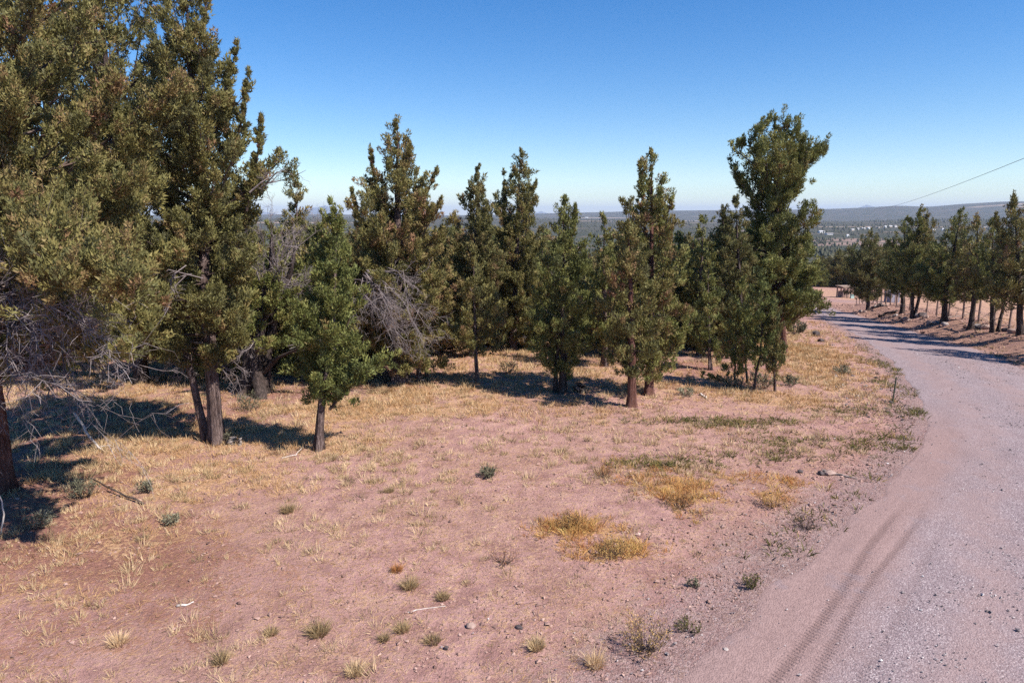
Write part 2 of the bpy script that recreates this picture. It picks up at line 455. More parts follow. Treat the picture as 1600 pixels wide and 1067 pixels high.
def ground_mat():
    t = NT('dry_soil')
    P = t.pos()
    big = t.noise(0.22, 4, 0.55, P); midn = t.noise(1.7, 5, 0.6, P); fine = t.noise(11, 5, 0.68, P); grit = t.noise(55, 3, 0.7, P)
    soil = t.ramp(midn, [(0.28, (0.270, 0.146, 0.130)), (0.5, (0.385, 0.222, 0.200)), (0.72, (0.475, 0.295, 0.265))])
    soil = t.mix(t.rng(big, 0.40, 0.62, 0, 0.5), soil, (0.345, 0.205, 0.165))
    patch = t.noise(0.75, 6, 0.68, t.pos((1.0, 1.35, 1)))
    soil = t.mix(t.rng(patch, 0.50, 0.64, 0, 0.62), soil, t.ramp(fine, [(0.3, (0.175, 0.088, 0.074)), (0.7, (0.33, 0.185, 0.155))]))
    straw_c = t.ramp(fine, [(0.3, (0.26, 0.145, 0.080)), (0.5, (0.42, 0.255, 0.140)), (0.7, (0.54, 0.355, 0.205))])
    lit_c = t.ramp(fine, [(0.3, (0.115, 0.050, 0.038)), (0.5, (0.240, 0.112, 0.084)), (0.72, (0.38, 0.20, 0.145))])
    wob = t.math('ADD', t.math('MULTIPLY', t.math('SUBTRACT', midn, 0.5), 1.6), t.math('MULTIPLY', t.math('SUBTRACT', fine, 0.5), 1.8))
    def mask(a, lo=0.25, hi=0.75, top=0.9):
        return t.rng(t.math('ADD', t.attr(a), t.math('MULTIPLY', wob, t.rng(t.attr(a), 0.0, 0.3))), lo, hi, 0, top)
    # sparse grass litter everywhere
    col = t.mix(t.rng(t.math('ADD', fine, t.math('MULTIPLY', midn, 0.5)), 0.74, 0.93, 0, 0.62), soil, straw_c)
    col = t.mix(mask('litter', top=0.85), col, lit_c)
    col = t.mix(mask('straw', top=0.85), col, straw_c)
    col = t.mix(mask('yellow', 0.3, 0.9, 0.75), col, t.ramp(fine, [(0.3, (0.30, 0.13, 0.06)), (0.6, (0.44, 0.26, 0.10))]))
    col = t.mix(mask('green', 0.3, 0.9, 0.6), col, t.ramp(fine, [(0.3, (0.13, 0.095, 0.055)), (0.65, (0.24, 0.17, 0.09))]))
    col = t.mix(t.math('MULTIPLY', t.attr('bank'), t.rng(midn, 0.3, 0.6, 0.3, 0.8)), col, t.ramp(fine, [(0.3, (0.21, 0.115, 0.085)), (0.65, (0.36, 0.215, 0.155))]))
    # gravel spill by the road
    st = t.voro(26, P); sep = t.n('ShaderNodeSeparateColor'); t.link(st, sep.inputs[0])
    gcol = t.ramp(sep.outputs[0], [(0.0, (0.135, 0.098, 0.098)), (0.4, (0.210, 0.158, 0.158)), (0.8, (0.290, 0.225, 0.222)), (1.0, (0.42, 0.35, 0.345))])
    col = t.mix(mask('gravel', 0.2, 0.95, 0.75), col, t.mix(0.25, gcol, soil))
    # darker specks: clods, droppings, seed heads
    sp = t.math('LESS_THAN', t.voro(7.5, P, 'Distance'), 0.20)
    col = t.mix(t.math('MULTIPLY', sp, t.rng(grit, 0.42, 0.56, 0, 0.7)), col, (0.13, 0.085, 0.072))
    col = t.mix(0.5, col, t.ramp(grit, [(0.3, (0.16, 0.16, 0.16)), (0.5, (0.5, 0.5, 0.5)), (0.7, (0.84, 0.84, 0.84))]), 'OVERLAY')
    # valley and hills: pale soil dotted and banked with dark juniper woods
    n1 = t.noise(0.012, 6, 0.62, P); n2 = t.noise(0.09, 4, 0.6, P); n3 = t.noise(0.0022, 4, 0.55, t.pos((1, 2.6, 1)))
    fsoil = t.ramp(n2, [(0.3, (0.16, 0.105, 0.088)), (0.6, (0.28, 0.19, 0.155))])
    wood = t.ramp(n2, [(0.3, (0.028, 0.034, 0.022)), (0.7, (0.060, 0.062, 0.040))])
    wm = t.rng(t.math('ADD', t.math('MULTIPLY', n1, 0.55), t.math('MULTIPLY', n3, 0.6)), 0.44, 0.55)
    fcol = t.mix(wm, fsoil, wood)
    stripe = t.noise(0.0016, 5, 0.6, t.pos((0.35, 1.6, 1)))
    vcol = t.mix(t.rng(stripe, 0.60, 0.66, 0, 0.75), t.mix(t.rng(n1, 0.40, 0.66, 0, 0.45), wood, (0.13, 0.09, 0.078)), (0.40, 0.29, 0.22))
    fcol = t.mix(t.attr('vfar'), fcol, vcol)
    col = t.mix(t.attr('far'), col, fcol)
    near = t.math('SUBTRACT', 1.0, t.attr('far'))
    hgt = t.math('ADD', t.math('MULTIPLY', fine, 0.6), t.math('ADD', t.math('MULTIPLY', midn, 0.8), t.math('MULTIPLY', grit, 0.22)))
    hgt = t.math('ADD', hgt, t.math('MULTIPLY', t.math('MULTIPLY', t.voro(26, P, 'Distance'), -0.22), t.attr('gravel')))
    nm = t.bump(t.math('MULTIPLY', hgt, near), 1.0, 0.11)
    return t.finish(col, 0.95, nm, 0.08)

def road_mat():
    t = NT('gravel_road')
    P = t.pos()
    lat = t.attr('lat'); frac = t.attr('frac'); arc = t.attr('arc')
    midn = t.noise(0.9, 5, 0.6, P); fine = t.noise(9, 5, 0.7, P); grit = t.noise(60, 2, 0.7, P); big = t.noise(0.25, 3, 0.5, P)
    sep = t.n('ShaderNodeSeparateColor'); t.link(t.voro(44, P), sep.inputs[0])
    g1 = t.ramp(sep.outputs[0], [(0.0, (0.150, 0.112, 0.122)), (0.35, (0.228, 0.176, 0.186)), (0.8, (0.292, 0.230, 0.240)), (0.97, (0.40, 0.335, 0.34)), (1.0, (0.54, 0.48, 0.48))])
    dust = t.ramp(fine, [(0.3, (0.250, 0.168, 0.158)), (0.7, (0.325, 0.226, 0.212))])
    # wheel paths: dusty, compacted bands along the road, wandering a little
    wl = t.math('ADD', lat, t.math('MULTIPLY', t.math('SUBTRACT', big, 0.5), 1.6))
    band = t.math('ADD', t.math('MULTIPLY', t.math('SINE', t.math('MULTIPLY', wl, 2.35)), 0.5), 0.5)
    dm = t.rng(t.math('ADD', t.math('MULTIPLY', band, 0.30), midn), 0.50, 0.92, 0.05, 0.60)
    edge = t.rng(t.math('ADD', frac, t.math('MULTIPLY', t.math('SUBTRACT', midn, .5), .25)), -0.55, -0.80, 0, 0.95)                     # soft dirt along the left edge
    col = t.mix(dm, g1, dust)
    col = t.mix(t.math('MULTIPLY', edge, t.rng(arc, 48, 38)), col, t.ramp(fine, [(0.3, (0.225, 0.148, 0.138)), (0.7, (0.320, 0.218, 0.203))]))
    rutc = t.math('MULTIPLY', t.attr('rut'), t.rng(fine, .35, .65, .10, .55))
    col = t.mix(rutc, col, (0.195, 0.122, 0.110))
    col = t.mix(t.rng(midn, 0.56, 0.68, 0, 0.55), col, t.mix(0.5, g1, (0.215, 0.160, 0.170)))
    col = t.mix(0.22, col, t.ramp(grit, [(0.3, (0.22, 0.22, 0.22)), (0.5, (0.5, 0.5, 0.5)), (0.7, (0.78, 0.78, 0.78))]), 'OVERLAY')
    # lug prints in the soft edge
    rut = t.attr('rut')
    tread = t.math('MULTIPLY', t.math('SINE', t.math('ADD', t.math('MULTIPLY', t.attr('along'), 62), t.math('MULTIPLY', fine, 5.0))), rut)
    hgt = t.math('ADD', t.math('MULTIPLY', fine, 0.5), t.math('MULTIPLY', grit, 0.25))
    hgt = t.math('ADD', hgt, t.math('MULTIPLY', t.voro(30, P, 'Distance'), -0.35))
    hgt = t.math('ADD', hgt, t.math('MULTIPLY', tread, 0.55))
    return t.finish(col, 0.93, t.bump(hgt, 0.8, 0.05), 0.1)

def build_road():
    ns = 560; s = np.concatenate([np.linspace(0, 75, 300), np.linspace(75, CS[-1], 70)[1:]])
    fr = np.concatenate([np.linspace(-1, -0.45, 44), np.linspace(-0.45, 1, 40)[1:]])
    cx = np.interp(s, CS, CEN[:, 0]); cy = np.interp(s, CS, CEN[:, 1]); nx = np.interp(s, CS, CN[:, 0]); ny = np.interp(s, CS, CN[:, 1])
    hw = np.interp(s, CS, HW)
    wobl = (fbm(s, s * 0, 1.4, 91, 4) - 0.5) * 0.6; wobr = (fbm(s, s * 0 + 50, 1.4, 92, 4) - 0.5) * 0.8
    lat = np.where(fr[None] < 0, fr[None] * (hw + wobl)[:, None], fr[None] * (hw + wobr)[:, None])
    X = cx[:, None] + nx[:, None] * lat; Y = cy[:, None] + ny[:, None] * lat
    Zr = height(X, Y, True) + 0.008
    Zr = Zr - 0.05 * sstep(0.965, 1.0, np.abs(fr[None]))
    # one car has pulled off here: two straight lug tracks cut across the soft left margin
    A = gp(1222, 1052)[:2]; Bt = gp(1348, 876)[:2]; tv = (Bt - A) / np.hypot(*(Bt - A))
    u = (X - A[0]) * tv[0] + (Y - A[1]) * tv[1]; v = (X - A[0]) * tv[1] - (Y - A[1]) * tv[0]
    v = v - .012 * u ** 1.5 * (u > 0) if False else v
    rut = np.zeros_like(X); fade = sstep(-9, -5, u) * (1 - sstep(6.5, 11, u))
    for c, w, dp, k in ((0.0, .125, .015, 1.0), (0.46, .11, .013, .9), (1.15, .12, .008, .40), (-.55, .16, .006, .15)):
        g = np.exp(-((v - c - .05 * np.sin(u * .7 + c * 5)) / w) ** 2)
        Zr = Zr - dp * g * fade
        rut = np.maximum(rut, sstep(0.35, 0.8, g) * fade * k)
    mb = MB(); na = len(fr); nr = len(s)
    i = np.arange(nr - 1)[:, None] * na; j = np.arange(na - 1)[None]
    F = np.stack([i + j, i + j + 1, i + na + j + 1, i + na + j], -1).reshape(-1, 4)
    mb.add(np.stack([X, Y, Zr], -1).reshape(-1, 3), F4=F)
    o = mb.build('road', road_mat(), smooth=True, attrs={'lat': lat.ravel(), 'frac': np.broadcast_to(fr, X.shape).ravel(),
                 'arc': np.broadcast_to(s[:, None], X.shape).ravel(), 'rut': rut.ravel(), 'along': u.ravel()})
    return tag(o, kind='structure')

build_ground()
build_road()

# ------------------------------------------------------------------ junipers
def foliage(mb, rng, C, D, L, R, nleaf, ll, tint):
    """tufts of scale-leaf sprays: C centres, D directions, L lengths, R radii"""
    n = len(C)
    if n == 0: return
    C = np.repeat(C, nleaf, 0); D = np.repeat(D, nleaf, 0); L = np.repeat(L, nleaf); R = np.repeat(R, nleaf)
    T = np.repeat(tint, nleaf) + rng.normal(0, 0.07, n * nleaf)
    N = n * nleaf
    u = rng.uniform(-0.5, 0.5, N)
    q = unit(rng.normal(size=(N, 3)))
    rad = unit(q - (q * D).sum(1, keepdims=True) * D)
    rho = np.sqrt(rng.uniform(0.25, 1, N)) * R * np.sqrt(np.maximum(1 - (1.8 * np.maximum(u, -0.2)) ** 2, 0.08))
    p = C + D * (u * L)[:, None] + rad * rho[:, None]
    nrm = unit(rad + D * (u * 1.4)[:, None])
    tip = unit(nrm * 0.30 + D * 0.6 + np.array([0, 0, 0.30]) + rng.normal(0, 0.42, (N, 3)))
    side = unit(np.cross(tip, nrm + rng.normal(0, 0.34, (N, 3))))
    ln = ll * rng.uniform(0.7, 1.75, N); w = ln * rng.uniform(0.15, 0.27, N)
    V = np.empty((N, 3, 3))
    V[:, 0] = p - side * w[:, None]; V[:, 1] = p + side * w[:, None]; V[:, 2] = p + tip * ln[:, None]
    mb.add(V.reshape(-1, 3), F3=np.arange(N * 3).reshape(-1, 3), T=np.repeat(np.clip(T, 0, 1), 3))

def trunk_mesh(mb, rng, P, R, sides=12, flare=1.6, flute=0.12):
    """fluted tapering trunk along P with radii R"""
    P = np.asarray(P, float)
    seg = np.linalg.norm(np.diff(P, axis=0), axis=1); s = np.concatenate([[0], np.cumsum(seg)])
    n = max(8, int(s[-1] / 0.35)); t = np.linspace(0, s[-1], n)
    t[1] = min(0.12, t[1])
    Q = np.stack([np.interp(t, s, P[:, k]) for k in range(3)], 1); r = np.interp(t, s, R)
    Q[:, :2] += np.cumsum(rng.normal(0, 0.012, (n, 2)), 0) * np.minimum(1, t / 1.0)[:, None]
    r = r * (1 + (flare - 1) * np.exp(-t / (1.6 * r[0])))
    ph = rng.uniform(0, 6.28, 3)
    a = np.arange(sides) * 2 * math.pi / sides
    V = []
    for k in range(n):
        tw = 0.25 * t[k]
        fl = flute * (1 + 1.6 * math.exp(-t[k] / .45))
        rr = r[k] * (1 + fl * np.sin(3 * a + ph[0] + tw) + fl * .7 * np.sin(5 * a + ph[1] - tw * .6) + rng.normal(0, 0.025, sides))
        V.append(np.stack([Q[k, 0] + rr * np.cos(a), Q[k, 1] + rr * np.sin(a), np.full(sides, Q[k, 2])], 1))
    V = np.concatenate(V)
    i = np.arange(n - 1)[:, None] * sides; j = np.arange(sides)[None]; jn = (j + 1) % sides
    mb.add(V, F4=np.stack([i + j, i + jn, i + sides + jn, i + sides + j], -1).reshape(-1, 4))

def dead_spray(rng, out, o, tgt, r0, levels=2, nsec=9, nter=5, droop=0.0):
    """bare branch with side twigs; appends 4-point polylines to out[level]"""
    o = np.asarray(o, float); tgt = np.asarray(tgt, float)
    d = tgt - o; L = np.linalg.norm(d)
    jit = rng.normal(0, 0.06 * L, (2, 3))
    P = np.array([o, o + d * .35 + jit[0] + [0, 0, droop * L * .25], o + d * .7 + jit[1] + [0, 0, droop * L * .2], tgt])
    out[0].append((P, [r0, r0 * .75, r0 * .5, r0 * .2]))
    if levels < 1: return
    def pt(u):
        k = min(int(u * 3), 2); f = u * 3 - k; return P[k] * (1 - f) + P[k + 1] * f
    for _ in range(nsec):
        u = rng.uniform(0.2, 1.0); b = pt(u)
        dd = unit(unit(d) * 0.9 + rng.normal(0, 0.6, 3)); l2 = L * rng.uniform(0.18, 0.42) * (1.2 - u * .5)
        j = rng.normal(0, 0.08 * l2, (3, 3))
        Q = np.array([b, b + dd * l2 * .33 + j[0], b + dd * l2 * .66 + j[1], b + dd * l2 + j[2] * 1.6])
        rr = r0 * .38 * (1.1 - u * .5); out[1].append((Q, [rr, rr * .8, rr * .55, rr * .25]))
        if levels < 2: continue
        for _ in range(nter):
            v = rng.uniform(0.2, 1.0); k = min(int(v * 3), 2); f = v * 3 - k; b2 = Q[k] * (1 - f) + Q[k + 1] * f
            d3 = unit(dd * 0.8 + rng.normal(0, 0.65, 3)); l3 = l2 * rng.uniform(0.2, 0.5); j = rng.normal(0, 0.1 * l3, (3, 3))
            S = np.array([b2, b2 + d3 * l3 * .33 + j[0], b2 + d3 * l3 * .66 + j[1], b2 + d3 * l3 + j[2] * 1.5])
            r3 = max(rr * .45, 0.004); out[2].append((S, [r3, r3 * .8, r3 * .6, r3 * .3]))

def flush_dead(mb, rng, out, minr=0.0):
    for lv, sides in ((0, 5), (1, 4), (2, 3)):
        if out[lv]:
            P = np.array([a for a, b in out[lv]]); R = np.maximum(np.array([b for a, b in out[lv]]), minr)
            if lv == 2: P = P[:, [0, 2, 3]]; R = R[:, [0, 2, 3]]
            tubes(mb, P, R, sides, np.clip(rng.normal(0.45 + 0.1 * lv, 0.22, len(P)), 0, 1))

def juniper(name, spec, seed):
    """builds a juniper: Empty > trunk, crown, twig_work and, where the photo shows them, bare_branches"""
    rng = np.random.default_rng(seed)
    bpx, bpy_ = spec['base']
    B = gp(bpx, bpy_) if 'P' not in spec else np.array([*spec['P'], G(*spec['P'])])
    Y = B[1]
    W = lambda a: at_plane(a[0], a[1], Y + (a[2] if len(a) > 2 else 0)) - B
    prof = spec['prof']
    pl = np.array([W((a[1], a[0])) for a in prof]); pr = np.array([W((a[2], a[0])) for a in prof])
    zz = pl[:, 2]; o = np.argsort(zz); zz = zz[o]; xl = pl[o, 0]; xr = pr[o, 0]
    top = W(spec['top']); Ht = top[2]
    path = [np.array([0, 0, -0.25])] + [W(p) for p in spec.get('via', [])] + [top]
    path = np.array(path)
    order = np.argsort(path[:, 2]); path = path[order]
    def axis(z): return np.array([np.interp(z, path[:, 2], path[:, 0]), np.interp(z, path[:, 2], path[:, 1]), z])
    R0 = spec['r0']; bare = spec.get('bark', 'bark'); dist = float(np.linalg.norm(B - [0, 0, CAMH]))
    tr = MB()
    zt = np.linspace(-0.25, Ht * 0.97, 14)
    trunk_mesh(tr, rng, np.array([axis(z) for z in zt]), R0 * np.maximum(1 - np.clip(zt, 0, None) / Ht, 0.03) ** 0.85, 14, spec.get('flare', 1.45), spec.get('flute', 0.12))
    for st in spec.get('stems', []):
        pts = np.array([W(p) for p in st['p']])
        if st.get('ground', False): pts[0, 2] = -0.25
        trunk_mesh(tr, rng, pts, np.linspace(st['r'][0], st['r'][1], len(pts)), 8, st.get('flare', 1.2), 0.1)
    dens = spec.get('dens', 1.0); ts = spec.get('ts', 1.0)
    zc0, zc1 = zz[0], zz[-1]
    ang = rng.uniform(0, 6.28, 4)
    def RR(z, phi):
        c = axis(z)[0]; L_ = np.interp(z, zz, xl); R_ = np.interp(z, zz, xr)
        cx = math.cos(phi); rx = max(R_ - c if cx > 0 else c - L_, 0.05)
        ry = max((R_ - L_) / 2 * spec.get('ry', 1.0), 0.05)
        r = 1 / math.sqrt((cx / rx) ** 2 + (math.sin(phi) / ry) ** 2)
        return 1.06 * r * (1 + spec.get('lobe', 0.14) * (math.sin(3 * phi + ang[0] + z * 1.1) * .6 + math.sin(z * 2.3 + ang[1] + phi) * .6))
    area = float(np.sum((xr[1:] - xl[1:] + xr[:-1] - xl[:-1]) / 2 * np.diff(zz))) * math.pi * 0.9
    nb = int(np.clip(area * 1.25, 26, 150) * spec.get('nb', 1.0))
    zs = np.linspace(zc0, zc1, 200); wz = np.interp(zs, zz, xr - xl) + 0.10 * max(xr - xl)
    cdf = np.cumsum(wz); cdf /= cdf[-1]
    BP, BR, TC, TD, TL, TR, TT, WP, WR = [], [], [], [], [], [], [], [], []
    up = np.array([0, 0, 1.0])
    treetint = spec.get('tint', 0.45)
    def put_tufts(path_pts, n, u0, lift=0.35, scale=1.0, tt=None, spread=1.0):
        m = len(path_pts) - 1
        for _ in range(n):
            u = u0 + (1 - u0) * rng.uniform(0, 1) ** 0.8; k = min(int(u * m), m - 1); f = u * m - k
            b = path_pts[k] * (1 - f) + path_pts[k + 1] * f; bd = unit(path_pts[k + 1] - path_pts[k])
            d = unit(bd * 0.6 + rng.normal(0, 0.62, 3) + up * lift)
            ln = rng.uniform(0.16, 0.52) * ts * scale * (1.15 - 0.4 * u) * spread
            e = b + d * ln
            if rng.random() < .32: WP.append([b, e]); WR.append([0.016 * ts, 0.006])
            TC.append(e); TD.append(unit(d * 0.7 + up * 0.5)); TL.append(rng.uniform(0.28, 0.52) * ts * scale); TR.append(rng.uniform(0.095, 0.185) * ts * scale)
            TT.append((tt if tt is not None else treetint) + rng.normal(0, 0.17))
    tips = np.interp((np.arange(nb) + rng.uniform(0, 1, nb)) / nb, cdf, zs)
    for i in range(nb):
        z = tips[i]; phi = i * 2.39996 + rng.normal(0, 0.45)
        t = (z - zc0) / max(zc1 - zc0, .1)
        r = RR(z, phi) * (rng.uniform(0.72, 1.12) if rng.random() < 0.75 else rng.uniform(0.4, 0.72))
        tip = axis(z) + np.array([r * math.cos(phi), r * math.sin(phi), 0])
        a = math.radians(14 + 52 * t ** 1.1 + rng.normal(0, 7))
        rise = min(r * math.tan(a) * 0.85, 0.33 * Ht)
        z0 = max(z - rise, zc0 * 0.82 + 0.1)
        st = axis(z0)
        us = np.linspace(0, 1, 5)[:, None]
        pw = 1.0 + 0.7 * (1 - t)
        P = st * (1 - us) + tip * us
        P[:, 2] = z0 + (z - z0) * us[:, 0] ** pw + spec.get('sag', 0.0) * r * np.sin(us[:, 0] * math.pi)
        P[1:-1] += rng.normal(0, 0.035 * r + 0.01, (3, 3))
        br = np.clip(0.020 * r + 0.010, 0.012, min(0.30 * R0, .06))
        BP.append(P); BR.append(br * (1 - 0.8 * us[:, 0]))
        nt = int(max(3, (r * 4.6 + 2.2) * dens))
        bt = np.clip(treetint + rng.normal(0, spec.get('bvar', 0.09)), 0, 1)
        put_tufts(P, nt, max(0.28, 1 - 1.9 / max(r, .3)) if r > 1.2 else 0.2, tt=bt)
        TC.append(tip); TD.append(unit(P[-1] - P[-2] + up * .5)); TL.append(0.42 * ts); TR.append(0.12 * ts); TT.append(bt)
    # leaders: the top and the side spires
    lead = [dict(p=[(spec['top'][0], spec['top'][1])], main=1)] + spec.get('leaders', [])
    for ld in lead:
        if ld.get('main'):
            pts = np.array([axis(z) for z in np.linspace(Ht - 0.16 * (zc1 - zc0), Ht, 6)]); n = int(12 * dens); r_ = 0.5
        else:
            q = np.array([W(p) for p in ld['p']]); m = np.linspace(0, len(q) - 1, 8)
            pts = np.stack([np.interp(m, np.arange(len(q)), q[:, k]) for k in range(3)], 1); n = int(np.linalg.norm(pts[-1] - pts[0]) * 22 * dens * ld.get('n', 1)); r_ = ld.get('s', 0.8)
            BP.append(pts[[0, 2, 4, 6, 7]]); BR.append(np.linspace(0.05, 0.012, 5))
        for q_ in range(max(int(n * .5), 6)):
            f_ = (q_ + rng.uniform()) / max(int(n * .5), 6)
            sl = pts[max(0, int(f_ * 6.9) - 1):int(f_ * 6.9) + 2] if len(pts) > 6 else pts
            if len(sl) < 2: sl = pts[-2:]
            big = (1.35 - 1.05 * f_) * rng.choice([.5, 1.1, 1.8])
            put_tufts(sl, 1, 0.0, 0.7, np.clip(r_ * .55 + .45 * (1 - f_), .38, 1.0), spread=r_ * big * 2.1)
        TC.append(pts[-1] - [0, 0, .05]); TD.append(up.copy()); TL.append(.4 * ts); TR.append(.075 * ts); TT.append(treetint)
    for cl in spec.get('clumps', []):          # separate balls of foliage at the end of a bare limb
        c = W(cl[:2] + ((cl[3],) if len(cl) > 3 else ()))
        for _ in range(int(cl[2])):
            TC.append(c + rng.normal(0, 1, 3) * 0.16); TD.append(unit(rng.normal(0, .6, 3) + up)); TL.append(.35); TR.append(.13); TT.append(treetint - .1)
    tw = MB()
    tubes(tw, np.array([b for b in BP]), np.array([b for b in BR]), 4, np.clip(rng.normal(.4, .2, len(BP)), 0, 1))
    tubes(tw, np.array(WP), np.array(WR), 3, np.clip(rng.normal(.5, .25, len(WP)), 0, 1))
    cr = MB()
    ll = spec.get('ll', np.clip(0.075 + 0.0011 * dist, 0.095, 0.16))
    TC, TD, TL, TR, TT = (np.array(q) for q in (TC, TD, TL, TR, TT))
    nl = spec.get('nl', 40)
    if 'P' in spec or spec.get('coarse'):
        foliage(cr, rng, TC, TD, TL, TR, int(nl * 1.4), ll * .9, TT)
    else:                                   # the side turned away is built of fewer, larger sprays
        back = TC[:, 1] > 0.30 * spec.get('ry', 1.0) * float(np.mean(xr - xl)) / 2
        foliage(cr, rng, TC[~back], TD[~back], TL[~back], TR[~back], int(nl * 2.1), ll * .77, TT[~back])
        foliage(cr, rng, TC[back], TD[back], TL[back], TR[back], int(nl * .85), ll * 1.15, TT[back])
    root = empty(name, B)
    tr.build('trunk', M[bare], root, smooth=True)
    tag(tw.build('twig_work', M['twig'], root), kind='stuff')
    cr.build('crown', M[spec.get('leaf', 'leaf_green')], root)
    if spec.get('dead') or spec.get('skirt'):
        out = [[], [], []]
        for dd in spec.get('dead', []):
            for _ in range(dd['n']):
                o_ = W(dd['o']) + rng.normal(0, dd.get('so', 0.12), 3)
                tg = W(dd['t']) + rng.normal(0, 1, 3) * np.array(dd.get('s', (.6, .6, .5)))
                dead_spray(rng, out, o_, tg, dd.get('r', 0.03), 2, dd.get('sec', 9), dd.get('ter', 5), dd.get('droop', 0.3))
        if spec.get('skirt'):
            n, za, zb, rr = spec['skirt']
            for k in range(n):
                z = rng.uniform(za, zb); ph = rng.uniform(0, 6.28); st = axis(z)
                tg = st + np.array([math.cos(ph) * rr * rng.uniform(.5, 1), math.sin(ph) * rr * rng.uniform(.5, 1), rng.uniform(-.5, .25) * rr])
                if tg[2] < 0.1: tg[2] = rng.uniform(.1, .4)
                dead_spray(rng, out, st, tg, 0.022, 2, 7, 3, 0.2)
        dm = MB(); flush_dead(dm, rng, out, 0.0035)
        tag(dm.build('bare_branches', M['dead'], root), kind='stuff')
    tag(root, spec['label'], 'tree', spec.get('group'))
    return root

HERO = {}
def hero(key, **spec):
    HERO[key] = juniper('juniper_tree', spec, len(HERO) * 13 + 5)
def cone(top, bot, cx, w, shape=(.08, .45, .8, 1, 1, .75)):
    """profile of a plain conical crown between two picture heights"""
    n = len(shape); return [(top + (bot - top) * i / (n - 1), cx - w * s, cx + w * s) for i, s in enumerate(shape)]
FRONT = 'junipers standing round the clearing'
hero('L1', base=(0, 768), top=(-95, -250), r0=.34, bark='bark_red', leaf='leaf_olive', tint=.38, nb=1.3, dens=1.6, nl=42, ll=.095, ry=1.2,
     prof=[(-250, -100, -90), (-100, -200, 60), (0, -230, 130), (100, -230, 190), (200, -220, 215), (300, -200, 232), (400, -200, 238), (470, -190, 220), (530, -170, 205), (565, -120, 165)],
     dead=[dict(o=(20, 480), t=(75, 520), n=7, s=(.8, .8, .5), r=.03), dict(o=(15, 560), t=(60, 640), n=5, s=(.7, .8, .5), r=.028), dict(o=(10, 430), t=(100, 470, -2.2), n=5, s=(.6, .6, .4), r=.03),
           dict(o=(90, 590, -1), t=(120, 640, -2), n=3, s=(.5, .5, .4), r=.025), dict(o=(10, 460, -2), t=(60, 520, -5), n=7, s=(.9, .6, .6), r=.02, sec=11, ter=6), dict(o=(15, 500, -2), t=(50, 600, -4.5), n=6, s=(.8, .6, .6), r=.02, sec=11, ter=6), dict(o=(60, 480, -3), t=(125, 520, -5), n=5, s=(.7, .6, .5), r=.019, sec=10, ter=6), dict(o=(-30, 640, -1.5), t=(12, 680, -2.5), n=3, s=(.3, .4, .4), r=.022), dict(o=(30, 500), t=(210, 600, -1.5), n=3, s=(.6, .6, .3), r=.04, droop=.2)],
     leaders=[dict(p=[(60, 500, -1), (130, 520, -2.5), (200, 550, -4)], n=3, s=1.2, u0=.4), dict(p=[(40, 440, -1), (120, 430, -3.5), (215, 455, -6)], n=3, s=1.4, u0=.2), dict(p=[(30, 400, -1), (60, 400, -4), (110, 440, -6)], n=2.5, s=1.3), dict(p=[(80, 480, 0), (170, 490, -1), (235, 515, -2)], n=3, s=1.3, u0=.3)],
     label='biggest juniper, at the left edge, dark red trunk draped in bare grey twigs', group=FRONT)
hero('L3', base=(222, 598), top=(140, -130), r0=.33, bark='bark_dark', leaf='leaf_olive', tint=.42, dens=1.3, nb=1.2, nl=26, ll=.125, coarse=True,
     prof=[(-130, 120, 170), (-20, 60, 250), (100, 50, 285), (200, 70, 275), (300, 80, 290), (400, 90, 300), (480, 110, 305), (550, 130, 290)],
     label='tall olive juniper between and behind the red trunked and grey forked trunked ones', group=FRONT)
hero('L0', base=(92, 578), top=(62, -60), r0=.3, bark='bark_dark', leaf='leaf_dark', tint=.6, dens=1.1, nb=1.1, nl=22, ll=.15, ts=1.25, coarse=True, prof=[(-60, 58, 66), (40, -10, 130), (150, -40, 165), (280, -60, 185), (400, -60, 195), (500, -40, 190), (550, 0, 160)], label='dark juniper in the background behind the red trunked one, at far left', group=FRONT)
hero('L2', base=(337, 692), top=(281, -40), r0=.25, leaf='leaf_olive', tint=.36, nb=1.2, dens=1.3, nl=42, ll=.098, lobe=.22, flare=1.3, flute=.16,
     prof=[(-40, 276, 288), (10, 250, 318), (60, 238, 352), (110, 228, 362), (160, 222, 380), (200, 216, 405), (250, 210, 418), (300, 205, 412), (350, 200, 402), (400, 195, 398), (450, 200, 395), (490, 205, 385), (535, 225, 370), (562, 255, 350)],
     leaders=[dict(p=[(330, 230), (352, 150), (371, 68)], s=.6), dict(p=[(360, 260), (380, 180), (388, 112)], s=.5), dict(p=[(385, 330), (402, 250), (408, 185)], s=.6), dict(p=[(300, 120), (318, 40), (325, -20)], s=.6)],
     stems=[dict(p=[(322, 680, .3), (306, 620, .3), (286, 540, .2)], r=(.17, .10), ground=True)],
     dead=[dict(o=(395, 300), t=(446, 268), n=3, s=(.3, .5, .5), r=.03, sec=8, ter=4), dict(o=(300, 560), t=(260, 590), n=4, s=(.5, .6, .3), r=.022), dict(o=(330, 560), t=(395, 600), n=3, s=(.4, .6, .3), r=.02), dict(o=(300, 430, -1.5), t=(260, 470, -2.2), n=4, s=(.8, .4, .6), r=.02)],
     clumps=[(453, 275, 9, 0)],
     label='tall juniper with a grey forked trunk in golden grass, spires leaving the picture top', group=FRONT)
